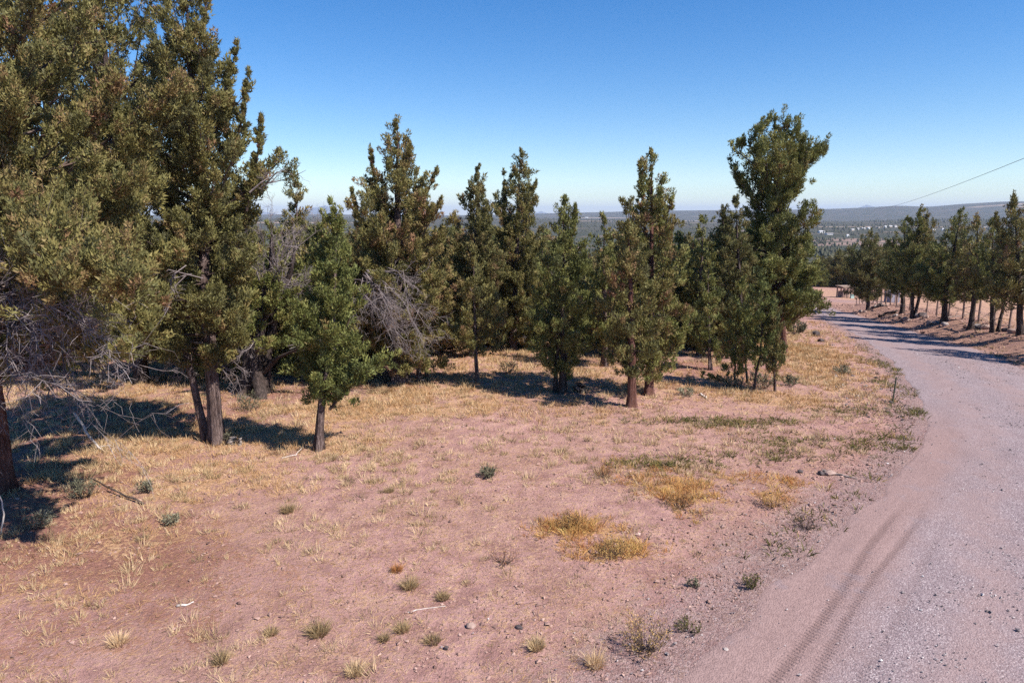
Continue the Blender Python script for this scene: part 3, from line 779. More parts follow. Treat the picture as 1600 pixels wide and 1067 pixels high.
hero('L4', base=(402, 614), top=(424, 355), via=[(396, 560), (402, 500), (424, 440)], r0=.55, bark='bark_dark', leaf='leaf_bright', tint=.55, flare=1.6, flute=.26, dens=1.1, nb=.9, nl=38, ll=.115,
     prof=[(395, 410, 440), (425, 375, 478), (460, 365, 488), (500, 375, 480), (535, 390, 470)],
     stems=[dict(p=[(406, 585), (430, 560, -.3), (465, 545, -.8), (515, 520, -1.2)], r=(.24, .07)), dict(p=[(410, 600, .2), (416, 555, .3), (432, 480, .4), (455, 430, .3), (462, 390, .2)], r=(.34, .05)), dict(p=[(396, 560), (372, 545)], r=(.12, .02)), dict(p=[(418, 590), (424, 575)], r=(.1, .03))],
     dead=[dict(o=(425, 470), t=(480, 425), n=8, s=(.7, 1.0, .7), r=.045, sec=13, ter=7), dict(o=(420, 460), t=(425, 385), n=6, s=(.8, .9, .5), r=.04, sec=12, ter=6), dict(o=(430, 440), t=(465, 375), n=6, s=(.7, .8, .5), r=.035, sec=12, ter=6),
           dict(o=(450, 548, -.5), t=(520, 540, -1.2), n=4, s=(.5, .5, .3), r=.025), dict(o=(405, 530), t=(375, 560, -1), n=4, s=(.4, .5, .4), r=.02), dict(o=(480, 540, -.9), t=(500, 500, -1.2), n=4, s=(.5, .4, .4), r=.025)],
     label='old half dead juniper with a very thick black hollow trunk and a grey bare top', group=FRONT)
hero('L5', base=(497, 703), top=(522, 326), via=[(499, 640), (512, 560), (520, 450)], r0=.14, bark='bark', leaf='leaf_bright', tint=.45, dens=2.0, nb=1.35, nl=40, ll=.095, flare=1.7, lobe=.2, ry=.9, ts=.92,
     prof=[(326, 519, 525), (355, 503, 538), (400, 488, 552), (450, 476, 565), (500, 470, 578), (540, 474, 588), (580, 484, 590), (605, 490, 572), (632, 495, 535)],
     leaders=[dict(p=[(515, 640), (540, 610), (565, 585)], s=.8, n=.8), dict(p=[(505, 640), (497, 620), (492, 600)], s=.6, n=.7)],
     label='slender bright green juniper on a single thin trunk, standing foremost in the clearing', group=FRONT)
hero('M1', base=(625, 598), top=(620, 192), r0=.36, bark='bark', leaf='leaf_olive', tint=.40, dens=1.25, nb=1.2, nl=36, ll=.115, lobe=.2,
     prof=[(192, 618, 623), (225, 606, 638), (265, 580, 660), (300, 562, 676), (330, 562, 684), (360, 562, 690), (400, 556, 703), (450, 556, 715), (500, 575, 716), (540, 588, 710), (572, 600, 690)],
     leaders=[dict(p=[(603, 340), (585, 280), (578, 232)], s=.6), dict(p=[(640, 340), (668, 300), (683, 266)], s=.6), dict(p=[(575, 380), (556, 330), (550, 298)], s=.5), dict(p=[(655, 360), (682, 330), (690, 312)], s=.5), dict(p=[(622, 280), (638, 240), (640, 225)], s=.4)],
     stems=[dict(p=[(655, 598, .4), (652, 570, .4), (645, 520, .2)], r=(.14, .07), ground=True), dict(p=[(668, 596, .8), (664, 565, .6), (655, 510, .4)], r=(.11, .06), ground=True)],
     dead=[dict(o=(570, 430, -2.2), t=(636, 530, -3.0), n=10, s=(.65, .6, .6), r=.03, sec=14, ter=7, droop=.7), dict(o=(560, 440, -2.2), t=(598, 505, -3.0), n=6, s=(.6, .6, .5), r=.028, sec=13, ter=6, droop=.6), dict(o=(600, 420, -1.8), t=(650, 450, -2.4), n=4, s=(.5, .5, .4), r=.025, sec=10, ter=5)],
     skirt=(16, .5, 1.9, 2.0),
     label='broad brownish juniper with several spires and a skirt of dead branches', group=FRONT)
hero('M2', base=(746, 599), top=(740, 395), r0=.10, leaf='leaf_olive', tint=.36, dens=1.3, nl=34, ll=.11, ts=.9,
     prof=[(395, 738, 742), (440, 723, 763), (480, 715, 785), (510, 714, 790), (535, 722, 784), (553, 736, 762)],
     label='small juniper with a thin pale bare stem in front of two darker pointed ones', group=FRONT)
hero('M3', base=(738, 556), top=(745, 266), r0=.2, leaf='leaf_dark', tint=.6, nl=34, ll=.125, dens=1.35, nb=1.3,
     prof=[(266, 743, 747), (300, 728, 760), (340, 715, 768), (380, 706, 778), (430, 700, 782), (480, 702, 785), (535, 710, 775)],
     label='dense cone shaped juniper with one sharp top, right behind the thin stemmed small juniper', group=FRONT)
hero('M4', base=(802, 547), top=(815, 237), r0=.22, leaf='leaf_olive', tint=.42, nl=34, ll=.125, dens=1.2, nb=1.2, lobe=.22,
     prof=[(237, 813, 817), (265, 803, 827), (300, 785, 838), (340, 772, 843), (380, 766, 846), (430, 762, 850), (480, 766, 850), (535, 780, 840)],
     leaders=[dict(p=[(795, 400), (789, 330), (787, 268)], s=.6), dict(p=[(820, 320), (834, 300), (838, 284)], s=.5)],
     skirt=(8, .8, 2.5, 1.6),
     label='pointed juniper with two tops of unequal height beside the dense cone shaped juniper', group=FRONT)
hero('M5', base=(878, 614), top=(882, 311), r0=.17, bark='bark_dark', leaf='leaf_green', tint=.36, dens=1.35, nb=1.2, nl=36, ll=.11, lobe=.22,
     prof=[(311, 880, 884), (340, 869, 896), (380, 850, 905), (420, 842, 920), (460, 836, 930), (500, 834, 930), (540, 838, 918), (570, 845, 900), (588, 862, 888)],
     stems=[dict(p=[(866, 612, .2), (868, 580, .2), (873, 530, 0)], r=(.12, .06), ground=True)],
     leaders=[dict(p=[(890, 390), (897, 350), (899, 322)], s=.4)],
     label='green juniper with twin stems, one pale and one black, left of two reddish trunks', group=FRONT)
hero('M7B', base=(986, 635), top=(979, 322), via=[(987, 560), (984, 450)], r0=.18, bark='bark_red', leaf='leaf_olive', tint=.36, dens=1.3, nb=1.2, nl=36, ll=.11,
     prof=[(322, 977, 981), (345, 970, 990), (390, 956, 1008), (440, 948, 1020), (490, 942, 1028), (540, 945, 1026), (570, 955, 1008), (595, 972, 998)],
     label='juniper on the nearer of two reddish trunks, its own top the lower spire', group=FRONT)
hero('M7A', base=(1013, 617), top=(1018, 239), r0=.2, bark='bark_red', leaf='leaf_green', tint=.50, dens=1.3, nl=36, ll=.11, lobe=.2, nb=1.25,
     prof=[(239, 1016, 1020), (270, 1004, 1034), (310, 994, 1046), (340, 988, 1055), (380, 982, 1062), (430, 985, 1075), (480, 985, 1078), (530, 985, 1072), (570, 993, 1062), (592, 1003, 1034)],
     leaders=[dict(p=[(1008, 360), (1003, 310), (1000, 260)], s=.5), dict(p=[(1030, 370), (1042, 335), (1051, 308)], s=.5)],
     label='tall pointed juniper on the farther of two reddish trunks', group=FRONT)
hero('M8', base=(1110, 578), top=(1108, 410), r0=.1, leaf='leaf_green', tint=.30, dens=1.2, nl=32, ll=.115, ts=.9,
     prof=[(410, 1106, 1110), (445, 1095, 1121), (490, 1088, 1129), (530, 1086, 1131), (560, 1096, 1121)],
     label='small grey green juniper between the reddish trunks and the thicket of saplings', group=FRONT)
hero('M9', base=(1224, 550), top=(1211, 183), via=[(1219, 470), (1213, 350)], r0=.28, bark='bark_red', leaf='leaf_green', tint=.40, dens=1.05, nb=1.15, nl=36, ll=.13, ts=1.2, lobe=.30,
     prof=[(183, 1198, 1232), (200, 1172, 1254), (235, 1154, 1264), (270, 1150, 1250), (300, 1166, 1240), (330, 1160, 1250), (360, 1150, 1257), (400, 1138, 1264), (440, 1140, 1274), (470, 1158, 1276), (490, 1180, 1240)],
     leaders=[dict(p=[(1210, 280), (1250, 255), (1288, 236)], s=1.25, n=3.4, u0=.3), dict(p=[(1195, 240), (1168, 228), (1153, 222)], s=.7), dict(p=[(1190, 330), (1160, 290), (1148, 270)], s=.8), dict(p=[(1222, 470), (1250, 462), (1276, 458)], s=.9, u0=.3), dict(p=[(1240, 440), (1268, 425), (1280, 415)], s=.8)],
     label='tallest juniper by the road, flat ragged top with one branch reaching to the right', group=FRONT)
hero('M9b', base=(1162, 562), top=(1147, 311), r0=.2, bark='bark_dark', leaf='leaf_dark', tint=.38, dens=1.05, nl=34, ll=.125,
     prof=[(311, 1145, 1149), (340, 1130, 1163), (380, 1120, 1172), (430, 1115, 1182), (480, 1116, 1184), (525, 1130, 1172)],
     leaders=[dict(p=[(1135, 400), (1130, 350), (1129, 325)], s=.5)],
     label='dark juniper leaning against the left side of the tallest roadside juniper', group=FRONT)
TH = 'saplings in the thicket by the road'
hero('T1', base=(1148, 603), top=(1150, 470), r0=.045, leaf='leaf_green', tint=.4, nl=26, ll=.115, ts=.8, dens=.8, bark='bark_dark', prof=cone(470, 580, 1149, 15),
     leaders=[dict(p=[(1146, 603), (1122, 592), (1097, 584)], s=.6, u0=.3, n=.8)], label='leftmost sapling of the thicket, with a green branch sprawling over the ground', group=TH)
hero('T2', base=(1169, 600), top=(1160, 438), r0=.05, leaf='leaf_green', tint=.35, nl=26, ll=.115, ts=.85, dens=.8, bark='bark_dark', prof=cone(438, 570, 1163, 21), label='second sapling from the left in the thicket, straight dark stem', group=TH)
hero('T3', base=(1178, 611), top=(1190, 423), via=[(1180, 580), (1187, 560)], r0=.055, leaf='leaf_bright', tint=.25, nl=28, ll=.115, ts=.9, dens=1, bark='bark_dark', prof=cone(423, 560, 1190, 22), label='sapling with a crooked stem in the middle of the thicket', group=TH)
hero('T4', base=(1212, 612), top=(1208, 482), r0=.06, leaf='leaf_dark', tint=.6, nl=30, ll=.11, ts=.8, dens=1.1, bark='bark', prof=cone(482, 585, 1208, 14, (.2, .7, .9, 1, .9, .5)), label='narrow column like sapling at the right end of the thicket', group=TH)

BEHIND = 'junipers just behind the front row'
hero('B1', base=(470, 560), top=(460, 286), r0=.2, leaf='leaf_olive', tint=.5, nl=30, ll=.13, prof=cone(286, 540, 462, 38, (.2, .45, .6, .8, 1, 1, .8)), skirt=(5, 3, 6, 1.6), label='rounded juniper top showing behind the bare grey crown', group=BEHIND)
hero('B2', base=(945, 572), top=(946, 344), r0=.17, leaf='leaf_green', tint=.40, nl=30, ll=.12, prof=cone(344, 545, 945, 34), label='juniper half hidden between the twin stemmed juniper and the reddish trunks', group=BEHIND)
hero('B3', base=(1092, 555), top=(1096, 342), r0=.17, leaf='leaf_green', tint=.5, nl=30, ll=.125, prof=cone(342, 540, 1094, 34), label='yellowish juniper right behind the small grey green one', group=BEHIND)
BG = {}
def bgspec(key, leaf, tint, w, h, seedpos, shape=(.07, .4, .7, .95, 1, .85), **kw):
    P = seedpos; B = np.array([*P, G(*P)])
    px0, py0 = project(*B); px1, py1 = project(B[0], B[1], B[2] + h)
    s = FPX / (B[1] * CP)
    top = py1; bot = py1 + (py0 - py1) * kw.pop('bare', .92)
    return dict(base=(px0, py0), P=P, top=(px1, py1), prof=cone(top, bot, (px0 + px1) / 2, w * s, shape), leaf=leaf, tint=tint, r0=kw.pop('r0', .16), nl=kw.pop('nl', 22), ll=kw.pop('ll', .17), ts=kw.pop('ts', 1.15), **kw)

# ---- junipers along the far side of the road
RS = 'junipers on the bank across the road'
_k = dict(coarse=True, nl=28, ll=.135, ts=1.2, lobe=.28, bark='bark_dark')
hero('R1', base=(1356, 486), top=(1362, 362), r0=.2, leaf='leaf_dark', tint=.5, prof=cone(362, 466, 1358, 33, (.12, .6, .9, 1, .9, .6)), skirt=(6, 1.0, 4.0, 1.7), label='juniper on the bank beside the far wooden shelter, leftmost of the roadside row', group=RS, **_k)
hero('R2', base=(1410, 489), top=(1414, 348), r0=.22, leaf='leaf_green', tint=.36, prof=cone(348, 462, 1410, 28, (.12, .5, .8, 1, .9, .6)), skirt=(6, 1.0, 4.0, 1.7), label='juniper on a straight black trunk beside the fallen dark log', group=RS, **_k)
hero('R3', base=(1425, 497), top=(1437, 330), via=[(1426, 460)], r0=.17, leaf='leaf_green', tint=.46, dens=.9, prof=cone(330, 460, 1432, 30, (.1, .45, .75, 1, .9, .6)), leaders=[dict(p=[(1434, 380), (1424, 352), (1418, 340)], s=.7)], skirt=(6, 1.0, 4.0, 1.7), label='spiky juniper with an upright stem, left one of the leaning pair', group=RS, **_k)
hero('R4', base=(1429, 496), top=(1449, 334), via=[(1437, 460)], r0=.15, leaf='leaf_olive', tint=.40, prof=cone(334, 462, 1452, 28, (.1, .5, .8, 1, .9, .6)), skirt=(6, 1.0, 4.0, 1.7), label='juniper whose trunk leans to the right, right one of the leaning pair', group=RS, **_k)
hero('R5', base=(1476, 503), top=(1500, 331), via=[(1477, 460)], r0=.26, leaf='leaf_green', tint=.40, dens=1.1, prof=cone(331, 470, 1486, 40, (.08, .4, .7, 1, 1, .8)), skirt=(6, 1.0, 4.0, 1.7), label='stout trunked juniper above the pale rocks on the bank', group=RS, **_k)
hero('R6', base=(1516, 514), top=(1528, 342), via=[(1521, 470)], r0=.2, leaf='leaf_olive', tint=.46, dens=.9, skirt=(9, 1.2, 4.0, 1.8), prof=cone(342, 465, 1525, 33, (.1, .45, .75, 1, .9, .7)), label='juniper with bare low branches and a curving trunk on the bank', group=RS, **_k)
hero('R7', base=(1551, 519), top=(1550, 345), r0=.16, leaf='leaf_green', tint=.42, dens=.85, prof=cone(345, 470, 1550, 28, (.1, .5, .8, 1, .9, .6)), skirt=(5, 1, 3.5, 1.6), label='thin straight juniper beside the sharply leaning stem at the fence', group=RS, **_k)
hero('R8', base=(1559, 518), top=(1583, 390), via=[(1569, 478)], r0=.12, leaf='leaf_dark', tint=.5, dens=.8, prof=cone(390, 470, 1578, 24, (.2, .7, 1, 1, .8, .5)), skirt=(6, 1.0, 4.0, 1.7), label='small juniper on a sharply leaning stem at the fence', group=RS, **_k)
hero('R9', base=(1596, 523), top=(1585, 303), r0=.22, leaf='leaf_olive', tint=.38, dens=1.05, prof=cone(303, 478, 1588, 44, (.06, .35, .6, .9, 1, .8)), leaders=[dict(p=[(1570, 400), (1560, 360), (1556, 335)], s=.7)], label='tallest juniper of the roadside row, at the right edge of the picture', group=RS, **_k)
for key, b, tp in (('R10', (1668, 548), (1672, 330)), ('R11', (1740, 566), (1745, 335))):
    hero(key, base=b, top=tp, r0=.22, leaf='leaf_olive', tint=.4, dens=.8, prof=cone(tp[1], tp[1] + 165, tp[0], 34), label='juniper beyond the right edge whose shadow falls across the road', group=RS, **_k)

# ---- woods behind: prototypes first, then copies of the thing and of each of its parts
PROTO = []
_ps = [('leaf_dark', .5, 1.9, 8.5), ('leaf_olive', .42, 2.3, 8.0), ('leaf_green', .45, 1.6, 9.0), ('leaf_olive', .55, 1.7, 6.5), ('leaf_dark', .62, 2.6, 9.0), ('leaf_green', .32, 2.0, 7.5)]
for i, (lf, ti, w, h) in enumerate(_ps):
    sp = bgspec(i, lf, ti, w, h, (-14 + 9 * i, 62 + 3 * (i % 3)), shape=[(.07, .4, .7, .95, 1, .85), (.15, .6, .9, 1, .95, .7), (.05, .3, .6, .85, 1, .9)][i % 3], bark='bark_dark', lobe=.25)
    sp['label'] = 'juniper in the woods behind the clearing'
    PROTO.append((juniper('juniper_tree', sp, 900 + i), h))
WOODS = 'junipers in the woods behind'
def copy_tree(root):
    r = root.copy(); COL.objects.link(r)
    for ch in root.children:
        c = ch.copy(); COL.objects.link(c); c.parent = r
    return r
_lim = [(-200, 330), (400, 330), (440, 345), (560, 350), (700, 350), (840, 350), (890, 368), (905, 392), (945, 392), (960, 360), (1080, 350), (1240, 350), (1252, 400), (1298, 402), (1312, 385),
        (1340, 372), (1400, 360), (1600, 352), (1800, 350)]
rng = np.random.default_rng(4)
spots = []
occupied = [(r.location.x, r.location.y) for r in HERO.values()]
def try_spots(n, dlo, dhi, pxlo, pxhi, gap, pymax=548, pymin=0):
    got = 0
    for _ in range(n * 14):
        if got >= n: break
        px = rng.uniform(pxlo, pxhi); d = math.sqrt(rng.uniform(dlo ** 2, dhi ** 2)); az = sky_ang(px)
        x, y = d * math.sin(az), d * math.cos(az)
        l, h, s = road_rel(x, y); e = float(abs(l) - h)
        if e < 4.5: continue
        z = G(x, y); p = project(x, y, z)
        if p[1] > pymax or p[1] < pymin: continue
        if float(l) > 0 and p[0] > 1290 and p[1] > 452: continue          # the pale field behind the fence
        if 1225 < p[0] < 1335 and p[1] > 449: continue
        if any((x - a) ** 2 + (y - b) ** 2 < gap * gap for a, b in occupied): continue
        limit = np.interp(p[0], *zip(*_lim)) + rng.uniform(0, 26) * (0.7 if d > 100 else 1)
        Hh = CAMH + y * math.tan(elev_of(limit)) * 1.0 - z
        Hh = min(Hh, rng.uniform(7.5, 12))
        if Hh < 3.0: continue
        occupied.append((x, y)); spots.append((x, y, z, Hh)); got += 1
try_spots(9, 32, 40, 20, 600, 2.4, 596)
try_spots(64, 37, 54, -80, 1185, 2.6, 556)
try_spots(80, 48, 92, -80, 1225, 3.5)
try_spots(50, 90, 150, -60, 1240, 4.5)
try_spots(34, 110, 190, 1240, 1420, 4.5)
try_spots(40, 120, 200, 1380, 1680, 4.5)
try_spots(60, 95, 150, 1290, 1690, 3.4)
try_spots(26, 105, 160, 1232, 1345, 3.6, 452)
try_spots(60, 150, 230, 1290, 1690, 4.2)
try_spots(18, 190, 330, 1240, 1360, 6)
try_spots(16, 150, 300, 860, 980, 5)
for i, (x, y, z, Hh) in enumerate(spots):
    k = int(rng.integers(len(PROTO)))
    if i < len(PROTO): k = i; r = PROTO[i][0]
    else: r = copy_tree(PROTO[k][0])
    s = Hh / PROTO[k][1]
    r.location = (x, y, z - 0.05)
    w = s ** .6 * rng.uniform(.9, 1.15)
    r.scale = (w, w, s); r.rotation_euler = (0, 0, rng.uniform(0, 6.28))
    look = ['dark', 'broad olive', 'slim green', 'short brownish', 'wide dark', 'grey green'][k]
    hx = project(x, y, z)[0]
    ph = [(60, 'the red trunked giant at left'), (230, 'the tall olive juniper at left'), (340, 'the grey forked trunk'), (430, 'the old black trunk'), (520, 'the slender bright juniper'), (640, 'the broad brownish juniper'), (742, 'the thin stemmed juniper'),
          (808, 'the two topped juniper'), (880, 'the twin stemmed juniper'), (946, 'the gap beside the twin stems'), (1010, 'the two reddish trunks'), (1105, 'the small grey green juniper'), (1175, 'the sapling thicket'), (1240, 'the tallest roadside juniper')]
    where = min(ph, key=lambda q: abs(q[0] - hx))[1]
    if x > 45 and y > 90: r['label'] = look + ' juniper in the woods beyond the pale fenced field, ' + ('above the shelter' if hx < 1380 else 'behind the leaning pair' if hx < 1470 else 'behind the stout trunk' if hx < 1540 else 'at the right edge'); r['group'] = 'junipers beyond the fenced field'
    elif x > 20: r['label'] = look + ' juniper far down the slope beside the vanishing road'; r['group'] = 'junipers down by the road bend'
    else: r['label'] = ('near ' if y < 55 else 'farther ') + look + ' juniper in the woods behind ' + where; r['group'] = WOODS

# ---- far woods: more than anyone could count
def far_woods():
    rng = np.random.default_rng(77); mb = MB()
    def pick(n, lo, hi):
        d = np.exp(rng.uniform(math.log(lo), math.log(hi), n)); px = rng.uniform(-150, 1750, n); az = np.arctan((px - 800) / FPX * CP)
        x, y = d * np.sin(az), d * np.cos(az)
        keep = fbm(x, y, 160, 201, 4) + 0.25 * fbm(x, y, 25, 205, 2) + rng.uniform(-.06, .06, n) > 0.525
        # the bare pale slope seen right of the twin stemmed juniper, and the field by the bend
        keep &= ~((px > 880) & (px < 985) & (d > 700) & (d < 1700) & (rng.random(n) < .75))
        keep &= ~((px > 1255) & (px < 1310) & (d > 300) & (d < 480) & (rng.random(n) < .9))
        l, h, s = road_rel(x, y); keep &= (np.abs(l) - h > 6)
        keep &= ~((l > 0) & (d < 190))
        return x[keep], y[keep], d[keep]
    x, y, d = pick(4000, 150, 650); n = len(x); z = height(x, y)
    m = 20; H = rng.uniform(4.5, 8.5, n); Hh = np.repeat(H, m); N = n * m
    limit = np.array([np.interp(800 + a / b * FPX / CP, *zip(*_lim)) for a, b in zip(x, y)]) + rng.uniform(0, 25, n)
    Hmax = CAMH + y * np.tan(np.arctan((533.5 - limit) / FPX) - PITCH) - z
    H = np.clip(np.minimum(H, Hmax), 2.0, None); Hh = np.repeat(H, m)
    t = rng.uniform(0.1, 1, N) ** 1.2; rad = Hh * .27 * (1.02 - t) ** .75 * np.sqrt(rng.uniform(.2, 1, N)); ph = rng.uniform(0, 6.28, N)
    c = np.stack([np.repeat(x, m) + rad * np.cos(ph), np.repeat(y, m) + rad * np.sin(ph), np.repeat(z, m) + t * Hh], 1)
    q = unit(np.stack([np.cos(ph), np.sin(ph), np.full(N, .7)], 1) + rng.normal(0, .5, (N, 3))); a = unit(np.cross(q, rng.normal(size=(N, 3)))); b = np.cross(q, a)
    s = rng.uniform(.42, .86, N)[:, None] * (Hh / 7)[:, None]
    V = np.stack([c - a * s, c + a * s, c + b * s * 1.7], 1)
    mb.add(V.reshape(-1, 3), F3=np.arange(N * 3).reshape(-1, 3), T=np.repeat(np.clip(np.repeat(rng.normal(.5, .15, n), m) + rng.normal(0, .1, N), 0, 1), 3))
    x, y, d = pick(8500, 650, 4200); n = len(x); z = height(x, y); H = rng.uniform(4, 8, n) * (1 + .25 * (d > 2000)); r = H * rng.uniform(.26, .42, n) * (1 + .3 * (d > 2000))
    a = np.arange(5) * 2 * math.pi / 5
    A = a[None] + rng.uniform(0, 6.28, n)[:, None]
    j = rng.uniform(.7, 1.25, (n, 5))
    r1 = np.stack([x[:, None] + np.cos(A) * r[:, None] * j, y[:, None] + np.sin(A) * r[:, None] * j, np.broadcast_to((z + .22 * H)[:, None], A.shape) + rng.uniform(-.3, .3, A.shape)], -1)
    r2 = np.stack([x[:, None] + np.cos(A + .6) * r[:, None] * .62, y[:, None] + np.sin(A + .6) * r[:, None] * .62, np.broadcast_to((z + .62 * H)[:, None], A.shape) + rng.uniform(-.4, .4, A.shape)], -1)
    tp = np.stack([x, y, z + H], -1)[:, None]; bt = np.stack([x, y, z], -1)[:, None]
    V = np.concatenate([r1, r2, tp, bt], 1); k = np.arange(n)[:, None, None] * 12
    i5 = np.arange(5); n5 = (i5 + 1) % 5
    F = np.concatenate([np.stack([i5, n5, i5 + 5], 1), np.stack([n5, n5 + 5, i5 + 5], 1), np.stack([i5 + 5, n5 + 5, np.full(5, 10)], 1), np.stack([n5, i5, np.full(5, 11)], 1)])
    mb.add(V.reshape(-1, 3), F3=(k + F[None]).reshape(-1, 3), T=np.repeat(np.clip(rng.normal(.35, .2, n), 0, 1), 12))
    tag(mb.build('far_woods', M['leaf_far']), kind='stuff')
far_woods()

# ------------------------------------------------------------------ grasses, weeds and loose stones
def blades(mb, rng, pos, n, h, spread, lean, tint, w=0.012, far=False):
    N = len(pos) * n
    if N == 0: return
    P = np.repeat(pos, n, 0); H = np.repeat(h, n) * rng.uniform(.45, 1.1, N); S = np.repeat(spread, n); T = np.repeat(tint, n)
    ph = rng.uniform(0, 6.28, N); r = np.sqrt(rng.uniform(0, 1, N))
    out = np.stack([np.cos(ph), np.sin(ph), np.zeros(N)], 1)
    b = P + out * (r * S * .45)[:, None]; b[:, 2] -= .01
    ln = lean * rng.uniform(.2, 1.2, N) * (.25 + r)
    d = unit(out * ln[:, None] + np.array([0, 0, 1.0]) + rng.normal(0, .16, (N, 3)))
    wd = np.repeat(np.clip(.00038 * np.hypot(pos[:, 0], pos[:, 1]), .0025, .016), n) if w is None else w
    s = unit(np.cross(d, rng.normal(size=(N, 3)))) * (wd * rng.uniform(.6, 1.4, N))[:, None]
    mid = b + d * (H * .55)[:, None]; tip = mid + unit(d + out * .45 * ln[:, None] + np.array([0, 0, -.12])) * (H * .5)[:, None]
    T = np.clip(T + rng.normal(0, .13, N), 0, 1)
    if far:
        mb.add(np.stack([b - s, b + s, mid * .35 + tip * .65], 1).reshape(-1, 3), F3=np.arange(N * 3).reshape(-1, 3), T=np.repeat(T, 3)); return
    V = np.stack([b - s, b + s, mid + s * .8, mid - s * .8, tip], 1)
    k = np.arange(N)[:, None] * 5
    mb.add(V.reshape(-1, 3), F3=k + np.array([[2, 3, 4]]), F4=k + np.array([[0, 1, 2, 3]]), T=np.repeat(T, 5))

def scatter(rng, n, ylo, yhi, k=.85, bias=2.0):
    y = (rng.uniform(ylo ** (1 / bias * 2), yhi ** (1 / bias * 2), n)) ** (bias / 2)
    x = rng.uniform(-1, 1, n) * (y * k + 2)
    return x, y
def clear(x, y, m=0.4):
    l, h, s = road_rel(x, y)
    return np.abs(l) - h > m, l, np.abs(l) - h
def on_ground(x, y): return np.stack([x, y, height(x, y)], 1)

def build_grass():
    rng = np.random.default_rng(31)
    # bunchgrass over the clearing
    x, y = scatter(rng, 30000, 9, 58, bias=1.2)
    ok, l, e = clear(x, y, 1.0)
    dens = 0.07 + 0.95 * sstep(.47, .66, fbm(x, y, 2.2, 301, 3)) * (0.40 + 0.60 * sstep(14, 22, y)) + .30 * sstep(17, 22, y) * (x < 7)
    dens *= 1 - .80 * np.exp(-(((x - 1.5) / 5) ** 2 + ((y - 16) / 4.5) ** 2))
    dens *= sstep(0.8, 4.5, e) * .85 + .15
    dens *= np.where(l > 0, .25, 1)
    dens *= 1 - .7 * (zone(x, y, Z_GREEN, 81) > .3)
    ok &= rng.random(len(x)) < dens
    x, y = x[ok], y[ok]; p = on_ground(x, y); n = len(x)
    h = rng.uniform(.16, .36, n) * rng.choice([.65, 1, 1.4], n, p=[.35, .5, .15]); t = np.clip(rng.normal(.80, .15, n) - .45 * (rng.random(n) < .16), 0, 1)
    near = y < 24
    mb = MB()
    blades(mb, rng, p[near], 29, h[near], h[near] * 1.05, .75, t[near], None, True)
    blades(mb, rng, p[~near], 17, h[~near], h[~near] * 1.1, .75, t[~near], None, True)
    q = p.copy(); q[:, 2] -= .01                     # grey dead bases of the tufts
    k = rng.random(n) < .55
    blades(mb, rng, q[k], 9, h[k] * .42, h[k] * 1.1, 1.3, np.full(int(k.sum()), .10), None, True)
    tag(mb.build('bunchgrass', M['tuft']), kind='stuff')
    # golden grass
    x, y = scatter(rng, 62000, 9, 68, bias=1.2); z = zone(x, y, Z_STRAW, 61)
    ok, l, e = clear(x, y, .8)
    ok &= rng.random(len(x)) < np.maximum(z * (.30 + .9 * sstep(.40, .62, fbm(x, y, 1.5, 345, 3))), .13 * sstep(26, 34, y) * (l < 0) + .07 * (l > 0) * (e > 5))
    x, y = x[ok], y[ok]; p = on_ground(x, y); n = len(x)
    h = rng.uniform(.14, .40, n) * (.7 + .5 * fbm(x, y, 1.5, 315, 2)); t = np.clip(rng.normal(.58, .15, n) + .3 * (fbm(x, y, 2, 311, 2) - .5), 0, 1)
    mb = MB(); f = y > 12
    blades(mb, rng, p[~f], 11, h[~f], h[~f] * 1.3, 1.0, t[~f], None); blades(mb, rng, p[f], 17, h[f], h[f] * 1.3, .9, t[f], None, True)
    tag(mb.build('golden_grass', M['straw']), kind='stuff')
    # fallen straw lying on the soil
    x, y = scatter(rng, 190000, 8.5, 36, bias=1.0); ok, l, e = clear(x, y, 1.2)
    ok &= rng.random(len(x)) < (.30 + .8 * sstep(.45, .65, fbm(x, y, 2.2, 321, 3)) * np.clip(.9 - x / 14, .25, 1))
    ok &= l < 0
    x, y = x[ok], y[ok]; p = on_ground(x, y); n = len(x)
    ph = rng.uniform(0, math.pi, n); ln = rng.uniform(.05, .24, n); dv = np.stack([np.cos(ph), np.sin(ph), rng.normal(.04, .10, n)], 1) * ln[:, None]
    sd = np.stack([-np.sin(ph), np.cos(ph), rng.uniform(0, .6, n)], 1) * rng.uniform(.0022, .0048, n)[:, None]
    p[:, 2] += .012; V = np.stack([p - dv / 2 - sd, p - dv / 2 + sd, p + dv / 2 + sd * .4], 1)
    mb = MB(); mb.add(V.reshape(-1, 3), F3=np.arange(n * 3).reshape(-1, 3), T=np.repeat(np.clip(rng.normal(.40, .33, n), 0, 1), 3))
    tag(mb.build('straw_litter', M['straw']), kind='stuff')
    # yellow weeds in airy patches
    x, y = scatter(rng, 60000, 12, 26, .6, 1.2); z = zone(x, y, Z_YELLOW, 71)
    ok = (rng.random(len(x)) < .34 * z ** 1.5 * (.35 + 1.1 * sstep(.38, .62, fbm(x, y, .55, 337, 2)))); x, y = x[ok], y[ok]; p = on_ground(x, y); n = len(x)
    h = rng.uniform(.06, .36, n) * (.45 + .75 * zone(x, y, Z_YELLOW, 71)); t = np.clip(rng.normal(.55, .2, n) + .8 * (fbm(x, y, .7, 331, 2) - .5), 0, 1)
    mb = MB(); blades(mb, rng, p, 16, h, h * 1.1, 1.1, t, .0065)
    tag(mb.build('yellow_weeds', M['yellow']), kind='stuff')
    # low green weeds
    x, y = scatter(rng, 50000, 15, 48, .8, 1.3); z = zone(x, y, Z_GREEN, 81); ok, l, e = clear(x, y, -.1)
    ok &= (rng.random(len(x)) < np.maximum(z * 1.1, .12 * np.exp(-((e - .7) / .6) ** 2))); x, y = x[ok], y[ok]; p = on_ground(x, y); n = len(x)
